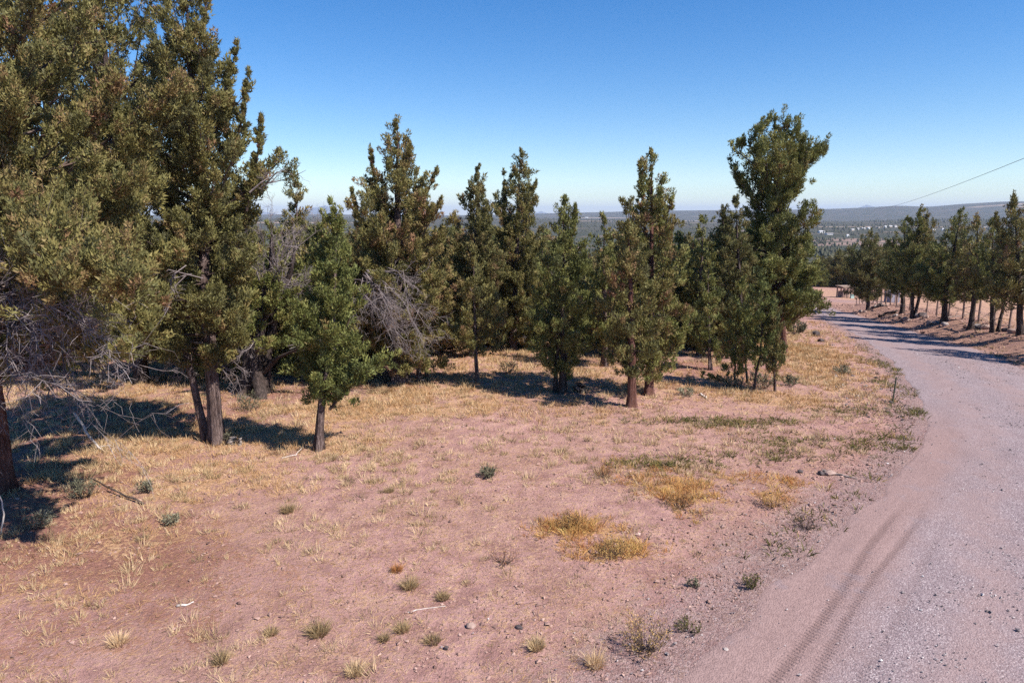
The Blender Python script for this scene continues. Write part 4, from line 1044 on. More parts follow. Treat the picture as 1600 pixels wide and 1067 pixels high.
    h = rng.uniform(.08, .30, n); t = np.clip(rng.normal(.36, .25, n), 0, 1)
    mb = MB(); blades(mb, rng, p, 12, h, h * 1.8, 1.5, t, .011)
    tag(mb.build('green_weeds', M['weed']), kind='stuff')

def stones(name, mat, x, y, size, tint, rng, road=False):
    n = len(x); p = np.stack([x, y, height(x, y, road)], 1); p[:, 2] += size * .2 + (.02 if road else 0)
    O = np.array([[1, 0, 0], [-1, 0, 0], [0, 1, 0], [0, -1, 0], [0, 0, 1], [0, 0, -1]], float)
    F = np.array([[0, 2, 4], [2, 1, 4], [1, 3, 4], [3, 0, 4], [2, 0, 5], [1, 2, 5], [3, 1, 5], [0, 3, 5]])
    V = O[None] * rng.uniform(.6, 1.35, (n, 6, 1)) + rng.normal(0, .25, (n, 6, 3))
    ph = rng.uniform(0, 6.28, n); c, s = np.cos(ph)[:, None], np.sin(ph)[:, None]
    V = np.stack([V[..., 0] * c - V[..., 1] * s, V[..., 0] * s + V[..., 1] * c, V[..., 2] * .62], -1) * (size / 2)[:, None, None] + p[:, None]
    mb = MB(); mb.add(V.reshape(-1, 3), F3=(np.arange(n)[:, None, None] * 6 + F[None]).reshape(-1, 3), T=np.repeat(np.clip(tint, 0, 1), 6))
    return tag(mb.build(name, mat), kind='stuff')

def build_stones():
    rng = np.random.default_rng(55)
    x, y = scatter(rng, 120000, 8.5, 46, .85, 1.05); l, h, s = road_rel(x, y); e = np.abs(l) - h
    dl = l + h
    patch = sstep(.42, .62, fbm(x, y, 1.6, 401, 3))
    pr = np.where(e < 0, .10 + .75 * patch * sstep(1.6, 3.4, dl), .55 * np.exp(-np.maximum(e - .3, 0) / .9))
    pr = np.where((e < 0) & (dl < 1.8), .09, pr)
    ok = rng.random(len(x)) < pr
    x, y = x[ok], y[ok]; n = len(x)
    size = np.exp(rng.normal(math.log(.026), .45, n)).clip(.012, .11)
    stones('gravel', M['chip'], x, y, size, rng.normal(.52, .26, n), rng, True)
    x, y = scatter(rng, 60000, 8.5, 30, .8, 1.0); l, h, s = road_rel(x, y); e = np.abs(l) - h
    pr = (l < 0) * (e > .2) * (.9 * np.exp(-np.maximum(e - .5, 0) / 2.2) + .16) * (0.3 + .9 * sstep(.4, .6, fbm(x, y, 1.3, 411, 3)))
    ok = rng.random(len(x)) < pr; x, y = x[ok], y[ok]; n = len(x)
    stones('soil_clods', M['clod'], x, y, np.exp(rng.normal(math.log(.045), .45, n)).clip(.015, .13), rng.normal(.42, .25, n), rng)
    # loose stones on the bank across the road
    x = rng.uniform(25, 60, 16000); y = rng.uniform(36, 100, 16000); l, h, s = road_rel(x, y); e = np.abs(l) - h
    ok = (l > 0) & (e > .2) & (e < 7) & (rng.random(len(x)) < .55); x, y = x[ok], y[ok]; n = len(x)
    stones('bank_stones', M['clod'], x, y, np.exp(rng.normal(math.log(.13), .5, n)).clip(.05, .5), rng.normal(.35, .28, n), rng)
    x = rng.uniform(14, 30, 9000); y = rng.uniform(26, 70, 9000); l, h, s = road_rel(x, y); e = np.abs(l) - h
    ok = (l < 0) & (e > .1) & (e < 3.5) & (rng.random(len(x)) < .6 * (fbm(x, y, 2.5, 431, 3) > .5)); x, y = x[ok], y[ok]; n = len(x)
    stones('verge_stones', M['chip'], x, y, np.exp(rng.normal(math.log(.07), .45, n)).clip(.03, .25), rng.normal(.25, .2, n), rng)
build_grass()
build_stones()

# ------------------------------------------------------------------ shrubs and single plants
def shrub(name, px, py, w, h, leafmat, label, seed, stems=26, leaf=.03, cat='shrub', tint=.5, airy=.5, stem_t=.4, group=None, leafn=14, stemmat='twig'):
    rng = np.random.default_rng(seed); B = gp(px, py)
    root = tag(empty(name, B), label, cat, group)
    PS, RS_ = [], []; C, D = [], []
    for _ in range(stems):
        ph = rng.uniform(0, 6.28); rr = math.sqrt(rng.uniform(0, 1)); e = np.array([math.cos(ph) * rr * w / 2, math.sin(ph) * rr * w / 2, h * rng.uniform(.55, 1.05) * (1 - .45 * rr ** 2)])
        b = np.array([math.cos(ph), math.sin(ph), 0]) * rr * w * .10
        mid = b * .5 + e * .5 + np.array([math.cos(ph), math.sin(ph), -.2]) * rr * w * .08
        PS.append([b, mid, e]); RS_.append([.007, .005, .002])
        for u in rng.uniform(.3, 1, leafn):
            q = (b * (1 - u) + mid * u) * (1 - u) + (mid * (1 - u) + e * u) * u
            C.append(q + rng.normal(0, .03 * w, 3)); D.append(unit(e - b + rng.normal(0, .3, 3)))
        for _k2 in range(2):
            u = rng.uniform(.4, .8); q = mid * (1 - u) + e * u; q2 = q + unit(rng.normal(0, .7, 3) + [0, 0, .8]) * h * .35
            PS.append([q, (q + q2) / 2 + rng.normal(0, .01, 3), q2]); RS_.append([.004, .003, .0015])
            for u in rng.uniform(.2, 1, leafn // 2): C.append(q * (1 - u) + q2 * u + rng.normal(0, .015, 3)); D.append(unit(q2 - q))
    C = np.array(C); C[:, 2] = np.maximum(C[:, 2], .02); D = np.array(D); n = len(C)
    sm = MB(); tubes(sm, np.array(PS), np.array(RS_), 3, stem_t); sm.build('stems', M[stemmat], root)
    d = unit(D + rng.normal(0, airy, (n, 3)) + [0, 0, .2]); s = unit(np.cross(d, rng.normal(size=(n, 3)))); l = leaf * rng.uniform(.6, 1.5, n)[:, None]
    V = np.stack([C - s * l * .22, C + s * l * .22, C + d * l * 1.4], 1)
    fm = MB(); fm.add(V.reshape(-1, 3), F3=np.arange(n * 3).reshape(-1, 3), T=np.repeat(np.clip(rng.normal(tint, .22, n), 0, 1), 3))
    fm.build('foliage', M[leafmat], root)
    return root
def clump(px, py, w, h, label, seed, tint=.5, mat='tuft', n=120, lean=.75, group=None, blade=.0042):
    rng = np.random.default_rng(seed); B = gp(px, py)
    root = tag(empty('grass_clump', B), label, 'grass clump', group)
    n = int(n * 1.7); mb = MB(); blades(mb, rng, np.array([[0, 0, 0.]]), n, np.array([h]), np.array([w * .75]), lean, np.array([min(tint + .2, .95)]), blade)
    mb.build('blades', M[mat], root)
    mb = MB(); blades(mb, rng, np.array([[0, 0, 0.]]), n // 4, np.array([h * .5]), np.array([w * .8]), 1.8, np.array([.25]), blade)
    mb.build('dead_base', M['straw'], root)
    return root
shrub('rabbitbrush', 1008, 1018, 1.0, .72, 'yellow', 'yellow flowering bush by itself at the bottom, near the wheel tracks', 1, stems=46, leaf=.026, tint=.85, leafn=12)
shrub('rabbitbrush', 958, 868, .85, .42, 'yellow', 'yellow bush at the right front end of the orange weed patch', 2, stems=40, leaf=.026, tint=.8)
shrub('rabbitbrush', 893, 822, .9, .42, 'yellow', 'orange yellow bush at the back left of the nearer weed patch', 3, stems=40, leaf=.026, tint=.6)
shrub('weed_bush', 1062, 790, 1.0, .42, 'yellow', 'orange dry bush in the middle of the farther weed patch', 4, stems=40, leaf=.028, tint=.4)
shrub('weed_bush', 1205, 790, .8, .38, 'yellow', 'yellow brown bush between the weed patch and the fallen branch', 5, stems=30, leaf=.028, tint=.6)
shrub('sagebrush', 762, 745, .62, .34, 'sage', 'small dark green bush alone on bare soil in the middle of the clearing', 6, stems=22, leaf=.05, tint=.25)
shrub('sagebrush', 62, 826, .95, .42, 'sage', 'grey green bush in the sun just below the deep shade at left', 7, stems=26, leaf=.05, tint=.75)
shrub('sagebrush', 268, 820, .5, .3, 'sage', 'small grey green bush right of the shade, among pale tufts', 8, stems=16, leaf=.045, tint=.6)
shrub('sagebrush', 130, 778, 1.0, .6, 'sage', 'grey bush half in the shade of the red trunked juniper', 9, stems=26, leaf=.05, tint=.35)
shrub('sagebrush', 228, 770, .6, .4, 'sage', 'grey bush at the sunlit rim of the shade, beside straw', 10, stems=16, leaf=.05, tint=.6)
shrub('weed_bush', 795, 584, 1.1, .7, 'sage', 'low grey bush behind the thin pale juniper stem, beside its shadow', 11, stems=20, leaf=.06, tint=.3)
shrub('sagebrush', 1243, 522, 1.7, 1.1, 'sage', 'dark green bush by the road, left of two black rocks', 12, stems=26, leaf=.12, tint=.1, leafn=18)
shrub('sagebrush', 1190, 606, 1.6, .8, 'sage', 'grey green bush at the foot of the thicket saplings', 13, stems=26, leaf=.08, tint=.5)
shrub('sagebrush', 1142, 604, 1.3, .6, 'sage', 'grey bush at the left foot of the thicket', 14, stems=20, leaf=.08, tint=.7)
shrub('sagebrush', 1318, 583, 1.0, .45, 'sage', 'flat green bush in golden grass near the green metal post', 15, stems=20, leaf=.07, tint=.6)
shrub('sagebrush', 1235, 603, .8, .6, 'sage', 'small leaning green bush right of the thicket', 16, stems=14, leaf=.08, tint=.2)
shrub('sagebrush', 1072, 618, 1.0, .4, 'sage', 'pale green bush right of the reddish trunks', 17, stems=20, leaf=.06, tint=.85)
shrub('weed_bush', 1178, 918, .55, .3, 'weed', 'dark green weed on the verge beside the wheel tracks', 18, stems=18, leaf=.03, tint=.2)
shrub('weed_bush', 1084, 918, .3, .22, 'sage', 'tiny dark green sprig with a sharp shadow on bare soil', 19, stems=9, leaf=.035, tint=.3)
shrub('weed_bush', 1258, 826, .7, .32, 'twig', 'bare twiggy weed on the verge', 20, stems=24, leaf=.02, tint=.6)
shrub('weed_bush', 1075, 985, .6, .3, 'weed', 'green weed right of the lone yellow bush', 26, stems=16, leaf=.03, tint=.15)
shrub('weed_bush', 785, 880, .8, .3, 'yellow', 'sparse reddish dry weed on open soil', 21, stems=22, leaf=.018, tint=.05, leafn=6)
shrub('weed_bush', 945, 745, .7, .42, 'yellow', 'dry reddish bush left of the green weeds', 22, stems=28, leaf=.024, tint=.25)
shrub('sagebrush', 362, 690, .6, .45, 'sage', 'small green bush at the foot of the grey forked trunk', 23, stems=14, leaf=.05, tint=.5)
shrub('sagebrush', 330, 640, .7, .9, 'sage', 'grey green sprout behind the grey forked trunk', 24, stems=14, leaf=.06, tint=.6)
shrub('sagebrush', 390, 640, 1.3, .7, 'sage', 'shaded bush between the grey forked trunk and the thick black trunk', 25, stems=22, leaf=.06, tint=.2)
clump(498, 990, .46, .34, 'green tinged bunchgrass, largest of the tufts at bottom left centre', 31, tint=.22, n=220)
clump(424, 990, .30, .2, 'small olive tuft left of the green tinged bunchgrass', 32, tint=.3, n=130)
clump(640, 918, .40, .32, 'olive tuft with a dark base behind the long pale stick', 33, tint=.3, n=170)
clump(692, 935, .32, .22, 'grey olive tuft at the right end of the long pale stick', 34, tint=.25, n=130)
clump(620, 892, .28, .22, 'rust coloured tuft behind the olive one', 35, tint=.1, mat='yellow', n=120)
clump(676, 1003, .38, .2, 'grey tuft right of the stick, low and spread', 36, tint=.2, n=130)
clump(838, 1012, .34, .28, 'straw coloured tuft with a shady side, left of the lone yellow bush', 37, tint=.55, n=160)
clump(628, 985, .3, .24, 'yellow green tuft in front of the long pale stick', 38, tint=.35, n=130)
clump(185, 1005, .42, .28, 'blond leaning tuft at bottom left', 39, tint=.8, mat='straw', n=160)
clump(930, 1040, .34, .36, 'pale straw tuft at the bottom, left of the lone yellow bush', 40, tint=.85, mat='straw', n=130)
clump(450, 800, .36, .34, 'tall dark olive tuft on the left of the clearing', 41, tint=.2, n=150)
clump(608, 768, .34, .2, 'dark olive tuft with a round shadow, left of the small dark green bush', 42, tint=.22, n=130)
clump(555, 1052, .36, .28, 'straw tuft cut by the bottom edge', 43, tint=.6, n=150)
clump(345, 1035, .30, .30, 'grey upright tuft near the bottom left', 44, tint=.25, n=110)
clump(600, 1000, .24, .2, 'small grey tuft between two olive ones', 45, tint=.2, n=90)

# ------------------------------------------------------------------ wood and stone lying about
def plain(name, a, b, c, scale=6, bump=.5, rough=.9):
    t = NT(name); P = t.pos(obj=True); n = t.noise(scale, 5, .6, P)
    return t.finish(t.ramp(n, [(.3, a), (.5, b), (.7, c)]), rough, t.bump(n, bump, .05), .12)
M['pale_wood'] = plain('bleached_wood', (.36, .30, .27), (.52, .46, .42), (.64, .58, .54), 9)
M['grey_wood'] = plain('weathered_wood', (.13, .105, .095), (.24, .20, .18), (.34, .29, .27), 9)
M['black_wood'] = plain('charred_wood', (.02, .016, .015), (.06, .045, .04), (.13, .10, .09), 7)
M['basalt'] = plain('dark_rock', (.045, .036, .036), (.095, .075, .074), (.16, .13, .125), 5)
M['pale_rock'] = plain('pale_rock', (.24, .20, .185), (.36, .31, .29), (.48, .43, .41), 5)
M['tan_rock'] = plain('tan_rock', (.21, .145, .125), (.32, .225, .19), (.42, .31, .27), 5)
def stick(name, pts, r, mat, label, cat, seed, sub=(), lift=None):
    """pts: (px, py, height above the ground)"""
    rng = np.random.default_rng(seed); Q = []
    for p in pts:
        if len(p) > 2 and p[2] > .2:                 # a point up in the air, above the line of the first one
            q = at_plane(p[0], p[1], gp(pts[0][0], pts[0][1])[1] + .15 * p[2])
        else:
            q = gp(p[0], p[1]); q[2] += (p[2] if len(p) > 2 else 0) + r[0] * .7
        Q.append(q)
    Q = np.array(Q); B = Q.mean(0); B[2] = Q[:, 2].min()
    root = tag(empty(name, B), label, cat)
    def poly(Pt, rr, nm):
        Pt = np.array(Pt) - B; m = np.linspace(0, len(Pt) - 1, 9)
        X = np.stack([np.interp(m, np.arange(len(Pt)), Pt[:, k]) for k in range(3)], 1); X[1:-1] += rng.normal(0, rr[0] * .45, (7, 3))
        mb = MB(); R = np.linspace(rr[0], rr[1], 9) * rng.uniform(.85, 1.15, 9)
        a = np.arange(7) * 2 * math.pi / 7; t = unit(X[-1] - X[0]); u = unit(np.cross(t, [0, 0, 1.0] if abs(t[2]) < .9 else [1.0, 0, 0])); v = np.cross(t, u)
        V = X[:, None] + (np.cos(a)[None, :, None] * u + np.sin(a)[None, :, None] * v) * R[:, None, None] * rng.uniform(.85, 1.15, (9, 7, 1))
        V = np.concatenate([V.reshape(-1, 3), X[:1], X[-1:]])
        i = np.arange(8)[:, None] * 7; j = np.arange(7)[None]; jn = (j + 1) % 7
        F3 = [[63, (k + 1) % 7, k] for k in range(7)] + [[64, 56 + k, 56 + (k + 1) % 7] for k in range(7)]
        mb.add(V, F3=F3, F4=np.stack([i + j, i + jn, i + 7 + jn, i + 7 + j], -1).reshape(-1, 4))
        mb.build(nm, M[mat], root, smooth=True)
    poly(Q, r, 'main_stem')
    for f, off, rr in sub:
        k = f * (len(Q) - 1); i = min(int(k), len(Q) - 2); b = Q[i] * (1 - k + i) + Q[i + 1] * (k - i)
        poly([b, b + np.array(off) * .5 + rng.normal(0, .02, 3), b + np.array(off)], (rr, rr * .4), 'side_branch')
    return root
stick('fallen_branch', [(276, 948), (290, 947), (303, 941)], (.030, .012), 'pale_wood', 'short white piece of wood lying on reddish soil at lower left', 'branch', 1)
stick('fallen_branch', [(637, 957), (665, 951), (696, 947)], (.013, .007), 'pale_wood', 'long thin pale stick lying among the tufts at the bottom', 'branch', 2)
stick('fallen_branch', [(1285, 738, .03), (1312, 743, .02), (1340, 749, 0)], (.035, .014), 'grey_wood', 'grey fallen branch by the pile of stones near the road', 'branch', 3, sub=((.3, (-.3, .15, .08), .015), (.15, (-.25, -.1, .1), .012)))
stick('fallen_branch', [(1094, 617), (1104, 623)], (.05, .03), 'pale_wood', 'short pale log on the grass right of the reddish trunks', 'branch', 4)
stick('fallen_branch', [(440, 716), (462, 713, .05), (474, 702, .08)], (.02, .008), 'pale_wood', 'thin curved pale branch on the golden grass', 'branch', 5)
stick('fallen_branch', [(350, 697), (366, 693, .05), (381, 694)], (.022, .01), 'grey_wood', 'bent grey branch beside the small stump', 'branch', 6)
stick('fallen_log', [(1372, 497), (1385, 493, .1), (1402, 489, .15)], (.18, .12), 'black_wood', 'dark fallen log on the bank across the road', 'log', 7, sub=((.2, (-.9, -.3, .25), .06),))
stick('fallen_log', [(1470, 499, .1), (1498, 494, .5), (1518, 490, .7)], (.06, .03), 'grey_wood', 'broken leaning branch between two trunks on the bank', 'branch', 8, sub=((.4, (.3, .2, .6), .03), (.7, (.4, .1, -.3), .03)))
stick('fallen_branch', [(160, 704), (144, 688, .25), (127, 662, .9), (116, 645, 1.3)], (.03, .045), 'pale_wood', 'pale broken branch propped up at left, one end on the ground', 'branch', 9, sub=((.12, (.42, .05, .04), .016), (.55, (.25, .1, .3), .018)))
stick('fallen_branch', [(2, 835), (6, 806, .35), (3, 780, .7), (-6, 765, .8)], (.02, .014), 'pale_wood', 'curved white branch tip at the left edge of the picture', 'branch', 10)
stick('fallen_branch', [(225, 790, .02), (170, 768, .1), (140, 745, .25)], (.035, .012), 'black_wood', 'dark branch lying across the shade at left', 'branch', 11, sub=((.5, (.3, -.25, .1), .014), (.3, (-.15, -.35, .05), .014)))
stick('tree_stump', [(362, 694, -.1), (361, 683, .28)], (.13, .10), 'grey_wood', 'small grey stump right beside the grey forked trunk', 'stump', 12)
stick('tree_stump', [(374, 694, -.1), (374, 684, .22)], (.07, .05), 'grey_wood', 'little split stub to the right of the small grey stump', 'stump', 13)
stick('tree_stump', [(909, 612, -.1), (909, 601, .4)], (.22, .17), 'black_wood', 'black stump in the shade right of the twin stemmed juniper', 'stump', 14)

import bmesh
def rock(px, py, s, mat, label, seed, flat=.65, group=None, sink=.25):
    rng = np.random.default_rng(seed); B = gp(px, py)
    bm = bmesh.new(); bmesh.ops.create_icosphere(bm, subdivisions=3, radius=.5)
    pl = [(unit(rng.normal(size=3)), rng.uniform(.28, .42)) for _ in range(9)]
    for v in bm.verts:
        c = np.array(v.co)
        for n, d in pl:
            k = c @ n - d
            if k > 0: c = c - n * k * .85
        c = c * (1 + .07 * math.sin(c[0] * 11 + seed) * math.sin(c[1] * 9 + 2) + rng.normal(0, .008))
        v.co = Vector((c[0] * s[0] * 1.25, c[1] * s[1] * 1.25, (c[2] + .5 - sink) * s[2] * 1.25))
    me = bpy.data.meshes.new('rock'); bm.to_mesh(me); bm.free(); me.materials.append(M[mat])
    o = bpy.data.objects.new('rock', me); COL.objects.link(o); o.location = B; o.rotation_euler = (0, 0, rng.uniform(0, 6.28))
    return tag(o, label, 'rock', group)
rock(1275, 525, (.6, .55, .5), 'basalt', 'larger of two black rocks on golden grass by the road', 1)
rock(1282, 534, (.4, .35, .3), 'basalt', 'smaller of two black rocks on golden grass by the road', 2)
rock(736, 979, (.17, .14, .10), 'tan_rock', 'single greyish stone half buried in the soil at the bottom', 3)
rock(810, 981, (.16, .1, .07), 'basalt', 'flat dark stone right of the half buried grey one', 4)
rock(697, 1014, (.10, .09, .07), 'basalt', 'small dark stone in front of the low grey tuft', 5)
rock(1297, 741, (.34, .26, .17), 'tan_rock', 'brown stone under the fallen branch near the road', 6)
rock(1282, 741, (.20, .16, .12), 'basalt', 'dark stone at the left end of the fallen branch', 7)
rock(1250, 738, (.16, .13, .10), 'basalt', 'lone dark stone left of the fallen branch', 8)
rock(1134, 1015, (.085, .065, .05), 'pale_rock', 'small white stone beside the wheel tracks', 9)
rock(1476, 509, (.5, .4, .36), 'pale_rock', 'white rock under the stout trunk on the bank', 10)
rock(1462, 505, (.7, .5, .3), 'pale_rock', 'wide pale rock left of the stout trunk', 11)
rock(1452, 507, (.7, .6, .4), 'tan_rock', 'brown rock at the left end of the pale rocks', 12)
BK = 'rocks strewn on the bank across the road'
_r = np.random.default_rng(8)
for i, (px, py) in enumerate([(1362, 482), (1369, 480), (1376, 479), (1384, 479), (1392, 496), (1399, 494), (1406, 498), (1414, 501), (1421, 502), (1436, 495), (1441, 494), (1447, 497), (1522, 512), (1528, 511), (1534, 513), (1540, 514), (1352, 488), (1344, 487), (1572, 518), (1583, 521)]):
    s = _r.uniform(.35, .85); rock(px, py, (s, s * _r.uniform(.7, 1), s * .6), ['tan_rock', 'pale_rock', 'basalt', 'tan_rock'][i % 4], ['brown', 'pale', 'dark', 'brown'][i % 4] + ' rock among the rubble on the bank across the road', 100 + i, group=BK)

# ------------------------------------------------------------------ metal post, fence, shelter, shed, car, wire
def tpost():
    B = gp(1395, 629); t = NT('green_painted_steel')
    m = t.finish(t.ramp(t.noise(14, 3, .6, t.pos(obj=True)), [(.35, (.012, .030, .018)), (.6, (.025, .050, .030)), (.75, (.07, .05, .035))]), .55, spec=.4)
    root = tag(empty('metal_post', B), 'thin dark green metal post standing by itself at the road verge', 'post')
    H = 1.16; mb = MB(); box(mb, (0, 0, H / 2 - .1), (.052, .010, H + .2)); box(mb, (0, .0225, H / 2 - .1), (.010, .035, H + .2)); mb.build('post_bar', m, root)
    for k in range(14): 
        mb = MB(); box(mb, (0, -.0105, .12 + k * .075), (.022, .011, .02))
        if k == 0: me = mb.mesh('stud', m)
        o = bpy.data.objects.new('stud', me); COL.objects.link(o); o.parent = root; o.location = (0, 0, k * .075 if k else 0)
        if k == 0: pass
    root.rotation_euler = (math.radians(1), math.radians(2.5), .5)
tpost()

M['post_wood'] = plain('fence_wood', (.13, .085, .07), (.24, .165, .14), (.36, .27, .235), 5)
M['wire'] = plain('fence_wire', (.10, .09, .09), (.16, .15, .15), (.22, .20, .20), 20)
def fence():
    pts = np.array([gp(*p) for p in [(1338, 475), (1391, 478), (1430, 487), (1470, 494.5), (1542, 508.6), (1602, 522), (1690, 541)]])
    seg = np.hypot(*np.diff(pts[:, :2], axis=0).T); s = np.concatenate([[0], np.cumsum(seg)])
    t = np.arange(0, s[-1], 2.7); X = np.interp(t, s, pts[:, 0]); Y = np.interp(t, s, pts[:, 1]); Z = height(X, Y)
    B = np.array([X[len(X) // 2], Y[len(X) // 2], Z[len(X) // 2]])
    root = tag(empty('wire_fence', B), 'tall deer fence of wooden posts and wire behind the bank across the road', 'fence')
    rng = np.random.default_rng(12)
    for k in range(len(t)):
        h = rng.uniform(2.1, 2.4); mb = MB(); tl = rng.normal(0, .05, 2)
        tubes(mb, np.array([[[0, 0, -.2], [tl[0] * .5, tl[1] * .5, h * .5], [tl[0], tl[1], h]]]), np.array([[.075, .07, .06]]) * rng.uniform(.8, 1.25), 7)
        o = mb.build('fence_post', M['post_wood'], root); o.location = Vector((X[k], Y[k], Z[k])) - Vector(B)
    P = np.stack([X, Y, Z], 1) - B
    for hh in (.45, .95, 1.45, 1.95):
        mb = MB(); tubes(mb, np.stack([P[:-1], (P[:-1] + P[1:]) / 2 - [0, 0, .01], P[1:]], 1) + [0, 0, hh], np.full((len(P) - 1, 3), .008), 3); mb.build('fence_wire', M['wire'], root)
    for k in range(len(P) - 1):
        if k % 9 in (0, 4, 5): 
            mb = MB(); tubes(mb, np.array([[P[k] + [0, 0, 2.02], (P[k] + P[k + 1]) / 2 + [0, 0, 2.0], P[k + 1] + [0, 0, 2.05]]]), np.full((1, 3), .055), 6); mb.build('fence_rail', M['post_wood'], root)
fence()

def shelter():
    B = gp(1321, 465); root = tag(empty('wooden_shelter', B, .15), 'open wooden shelter with a flat tan roof on dark posts, far down by the road', 'shelter')
    s = float(B[1]) / FPX
    w = 19.5 * s; h = 17.5 * s; dp = w * .8
    M['tan_board'] = plain('tan_boards', (.24, .17, .13), (.32, .235, .185), (.40, .31, .25), 3)
    for i in range(4):
        for y in (-dp / 2, dp / 2):
            mb = MB(); box(mb, (-w / 2 + w * i / 3, y, h / 2 - .05), (.16, .16, h + .1)); mb.build('shelter_post', M['post_wood'], root)
    for k in range(5):
        mb = MB(); box(mb, (0, -dp / 2 - .2 + (dp + .4) / 5 * (k + .5), h + .08 + .012 * (k % 2)), (w + .7, (dp + .4) / 5 - .02, .10)); mb.build('roof_board', M['tan_board'], root)
    mb = MB(); box(mb, (0, -dp / 2 - .13, h - .07), (w + .3, .08, .18)); mb.build('front_beam', M['tan_board'], root)
    mb = MB(); box(mb, (0, dp / 2 - .12, h * .3), (w - .2, .05, h * .55)); mb.build('back_wall', M['post_wood'], root)
    # small pale bin at its right
    q = gp(1331, 466); mp = plain('pale_green_plastic', (.34, .50, .44), (.42, .58, .52), (.5, .65, .6), 4)
    r2 = tag(empty('storage_bin', q), 'small pale green bin standing right of the wooden shelter', 'bin')
    mb = MB(); box(mb, (0, 0, .30), (.55, .45, .6)); mb.build('bin_body', mp, r2)
    mb = MB(); box(mb, (0, 0, .64), (.62, .50, .08)); box(mb, (0, -.26, .58), (.24, .03, .06)); mb.build('lid', mp, r2)
shelter()

def shed():
    q = gp(1398, 472.5); root = tag(empty('grey_shed', q, .2), 'small lavender grey shed behind the deer fence', 'shed')
    s = float(q[1]) / FPX; w = 17 * s; h = 15 * s
    wm = plain('grey_siding', (.20, .19, .23), (.25, .24, .285), (.30, .29, .33), 2); rm = plain('grey_metal_roof', (.22, .215, .23), (.29, .285, .30), (.35, .345, .36), 2)
    mb = MB(); box(mb, (0, w * .4, h / 2 - .1), (w, w * .8, h + .2)); mb.build('wall', wm, root)
    mb = MB(); V = np.array([[-w * .55, -.15, h], [w * .55, -.15, h], [w * .55, w * .4, h * 1.28], [-w * .55, w * .4, h * 1.28], [-w * .55, w * .8 + .15, h], [w * .55, w * .8 + .15, h]])
    mb.add(V, F3=[[0, 4, 3], [1, 2, 5]], F4=[[0, 1, 2, 3], [3, 2, 5, 4], [0, 4, 5, 1]]); mb.build('roof', rm, root)
    mb = MB(); box(mb, (w * .15, -.02, h * .4), (w * .32, .06, h * .8)); mb.build('door', M['post_wood'], root)
shed()

def car():
    q = gp(1464, 464); root = tag(empty('parked_car', q, .35), 'red parked car almost hidden behind the roadside junipers', 'car')
    pm = plain('red_paint', (.36, .02, .03), (.42, .025, .035), (.46, .03, .04), 2, 0, .3); gm = plain('car_glass', (.03, .035, .04), (.04, .045, .05), (.05, .055, .06), 2, 0, .1); tm = plain('tyre_rubber', (.02, .02, .02), (.03, .03, .03), (.04, .04, .04), 4)
    prof = [(-2.1, .35), (2.1, .35), (2.15, .7), (1.95, .88), (1.0, .95), (.45, 1.42), (-1.15, 1.45), (-1.75, .98), (-2.1, .92)]
    def prism(pr, hw, m, nm):
        mb = MB(); n = len(pr); V = [(x, -hw, z) for x, z in pr] + [(x, hw, z) for x, z in pr]
        c = len(V); V += [(np.mean([p[0] for p in pr]), -hw, .8), (np.mean([p[0] for p in pr]), hw, .8)]
        F3 = [[c, (k + 1) % n, k][::-1] for k in range(n)] + [[c + 1, n + k, n + (k + 1) % n][::-1] for k in range(n)]
        mb.add(V, F3=F3, F4=[[k, (k + 1) % n, n + (k + 1) % n, n + k] for k in range(n)]); return mb.build(nm, m, root)
    prism(prof, .85, pm, 'body'); 
    for sgn in (-1, 1):
        mb = MB(); box(mb, (.12, sgn * .853, 1.17), (.75, .02, .34)); box(mb, (-.72, sgn * .853, 1.17), (.78, .02, .34)); mb.build('window', gm, root)
        for x in (-1.3, 1.3):
            mb = MB(); a = np.arange(14) * 2 * math.pi / 14
            V = np.concatenate([np.stack([x + .33 * np.cos(a), np.full(14, sgn * .72), .33 + .33 * np.sin(a)], 1), np.stack([x + .33 * np.cos(a), np.full(14, sgn * .89), .33 + .33 * np.sin(a)], 1), [[x, sgn * .89, .33]]])
            mb.add(V, F3=[[14 + k, 14 + (k + 1) % 14, 28] for k in range(14)], F4=[[k, (k + 1) % 14, 14 + (k + 1) % 14, 14 + k] for k in range(14)]); mb.build('wheel', tm, root)
car()

def wire():
    A = at_plane(1740, 190, 38); Bq = at_plane(1366, 327.5, 210); n = 24; t = np.linspace(0, 1, n)
    P = A[None] * (1 - t[:, None]) + Bq[None] * t[:, None]; P[:, 2] -= 0.9 * 4 * t * (1 - t) - .0
    c = P[0].copy(); mb = MB(); tubes(mb, np.stack([P[:-1], P[1:]], 1) - c, np.full((n - 1, 2), .020), 4)
    o = mb.build('power_line', M['black_wood']); o.location = c
    tag(o, 'single dark overhead cable crossing the sky at upper right', 'cable')
wire()

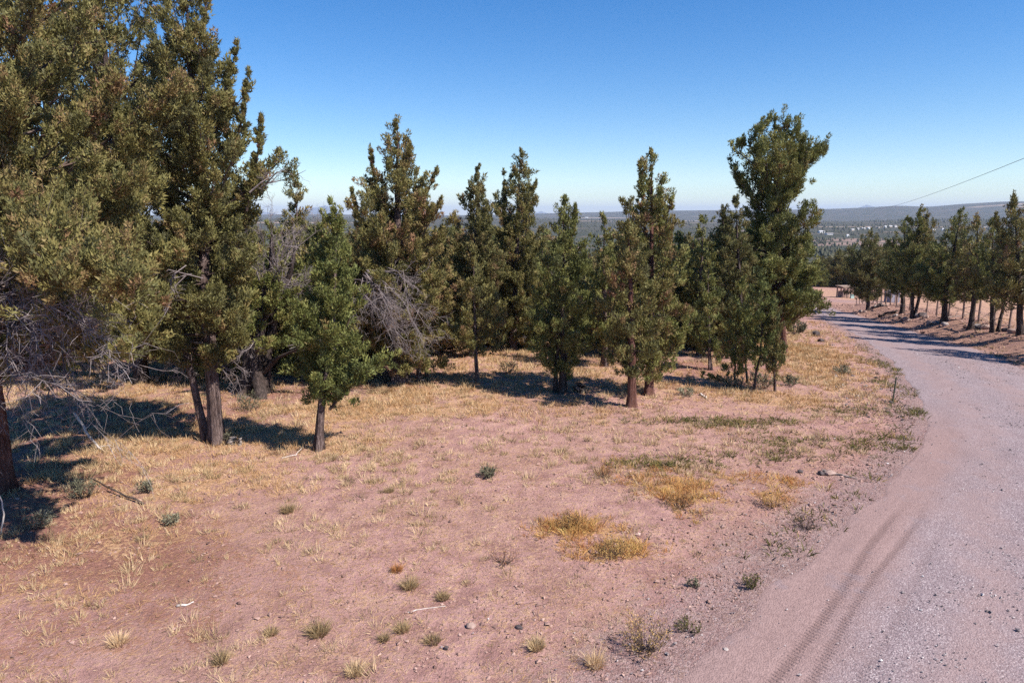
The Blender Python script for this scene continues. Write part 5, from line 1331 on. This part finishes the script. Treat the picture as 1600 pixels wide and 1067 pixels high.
# ------------------------------------------------------------------ far buildings in the valley
M['white_wall'] = plain('white_wall', (.62, .61, .60), (.70, .69, .68), (.76, .75, .74), 1, 0)
M['white_roof'] = plain('white_metal_roof', (.40, .40, .41), (.46, .46, .47), (.52, .52, .53), 1, 0)
M['tan_wall'] = plain('tan_wall', (.42, .34, .28), (.48, .40, .33), (.54, .45, .38), 1, 0)
M['grey_roof'] = plain('grey_roof', (.20, .19, .19), (.27, .25, .25), (.33, .31, .31), 1, 0)
M['dark_pane'] = plain('far_window', (.03, .035, .04), (.04, .045, .05), (.06, .06, .065), 1, 0, .2)
def house(px, py, wpx, hpx, wall, roof, label, group=None, d=None):
    if d is None: q = gp(px, py)
    else:
        az = sky_ang(px); q = np.array([d * math.sin(az), d * math.cos(az), 0]); q[2] = G(q[0], q[1])
    s = float(q[1]) / FPX; w = wpx * s; h = hpx * s * .42; dp = w * .55
    root = tag(empty('house', q, .25), label, 'house', group)
    mb = MB(); box(mb, (0, dp / 2, h / 2 - 1), (w, dp, h + 2)); mb.build('wall', M[wall], root)
    e = w * .04; mb = MB(); V = [[-w / 2 - e, -e, h], [w / 2 + e, -e, h], [w / 2 + e, dp / 2, h * 1.7], [-w / 2 - e, dp / 2, h * 1.7], [-w / 2 - e, dp + e, h], [w / 2 + e, dp + e, h]]
    mb.add(V, F3=[[0, 3, 4], [1, 5, 2]], F4=[[0, 1, 2, 3], [3, 2, 5, 4], [0, 4, 5, 1]]); mb.build('roof', M[roof], root)
    for x in (-.28, .05, .32):
        mb = MB(); box(mb, (x * w, -.03, h * .55), (w * .1, .08, h * .4)); mb.build('window', M['dark_pane'], root)
VT = 'pale buildings of the valley settlement'
house(904, 343.5, 4.5, 3, 'white_wall', 'white_roof', 'white building on the far slope above the bare hillside, leftmost of two')
house(917, 341, 4.5, 2.2, 'white_wall', 'white_roof', 'white building on the far slope above the bare hillside, right of its twin')
house(943, 341, 3, 1.8, 'white_wall', 'white_roof', 'tiny white building far right on the slope above the bare hillside')
house(957, 347, 4, 2.0, 'tan_wall', 'grey_roof', 'low tan building on the far slope beside the pointed reddish trunked juniper')
house(1285, 364, 9, 5, 'white_wall', 'white_roof', 'white roofed barn left in the valley settlement')
house(1298, 367, 12, 4, 'white_wall', 'grey_roof', 'long low grey roofed barn beside the white roofed one')
house(1325, 370, 4, 5, 'white_wall', 'white_roof', 'small bright white house alone right of the barns')
house(1266, 391, 6, 5, 'white_wall', 'white_roof', 'white house behind the tallest roadside juniper')
for i, (px, py) in enumerate([(1333, 361), (1341, 359), (1350, 358.5), (1358, 358), (1373, 357), (1384, 356), (1392, 355), (1400, 355), (1460, 361), (1474, 360), (1540, 357)]):
    house(px, py, [5, 3.5, 6, 4][i % 4], [4, 4.5, 3.5, 4][i % 4], ['tan_wall', 'white_wall'][i % 2], ['white_roof', 'grey_roof', 'white_roof'][i % 3], ['tan', 'white'][i % 2] + ' house in the row along the valley settlement', VT)

# ------------------------------------------------------------------ air
def haze():
    me = bpy.data.meshes.new('haze'); bm = bmesh.new(); bmesh.ops.create_cube(bm, size=1.0)
    for v in bm.verts: v.co = Vector((v.co.x * 70000, v.co.y * 70000, -140 + (v.co.z + .5) * 520))
    bm.to_mesh(me); bm.free()
    o = bpy.data.objects.new('haze', me); COL.objects.link(o)
    t = NT('thin_haze'); v = t.n('ShaderNodeVolumePrincipled'); v.inputs['Color'].default_value = (.66, .78, 1, 1); v.inputs['Density'].default_value = 6e-5
    t.link(v.outputs[0], t.out.inputs['Volume']); me.materials.append(t.m)
    tag(o, kind='stuff')
haze()
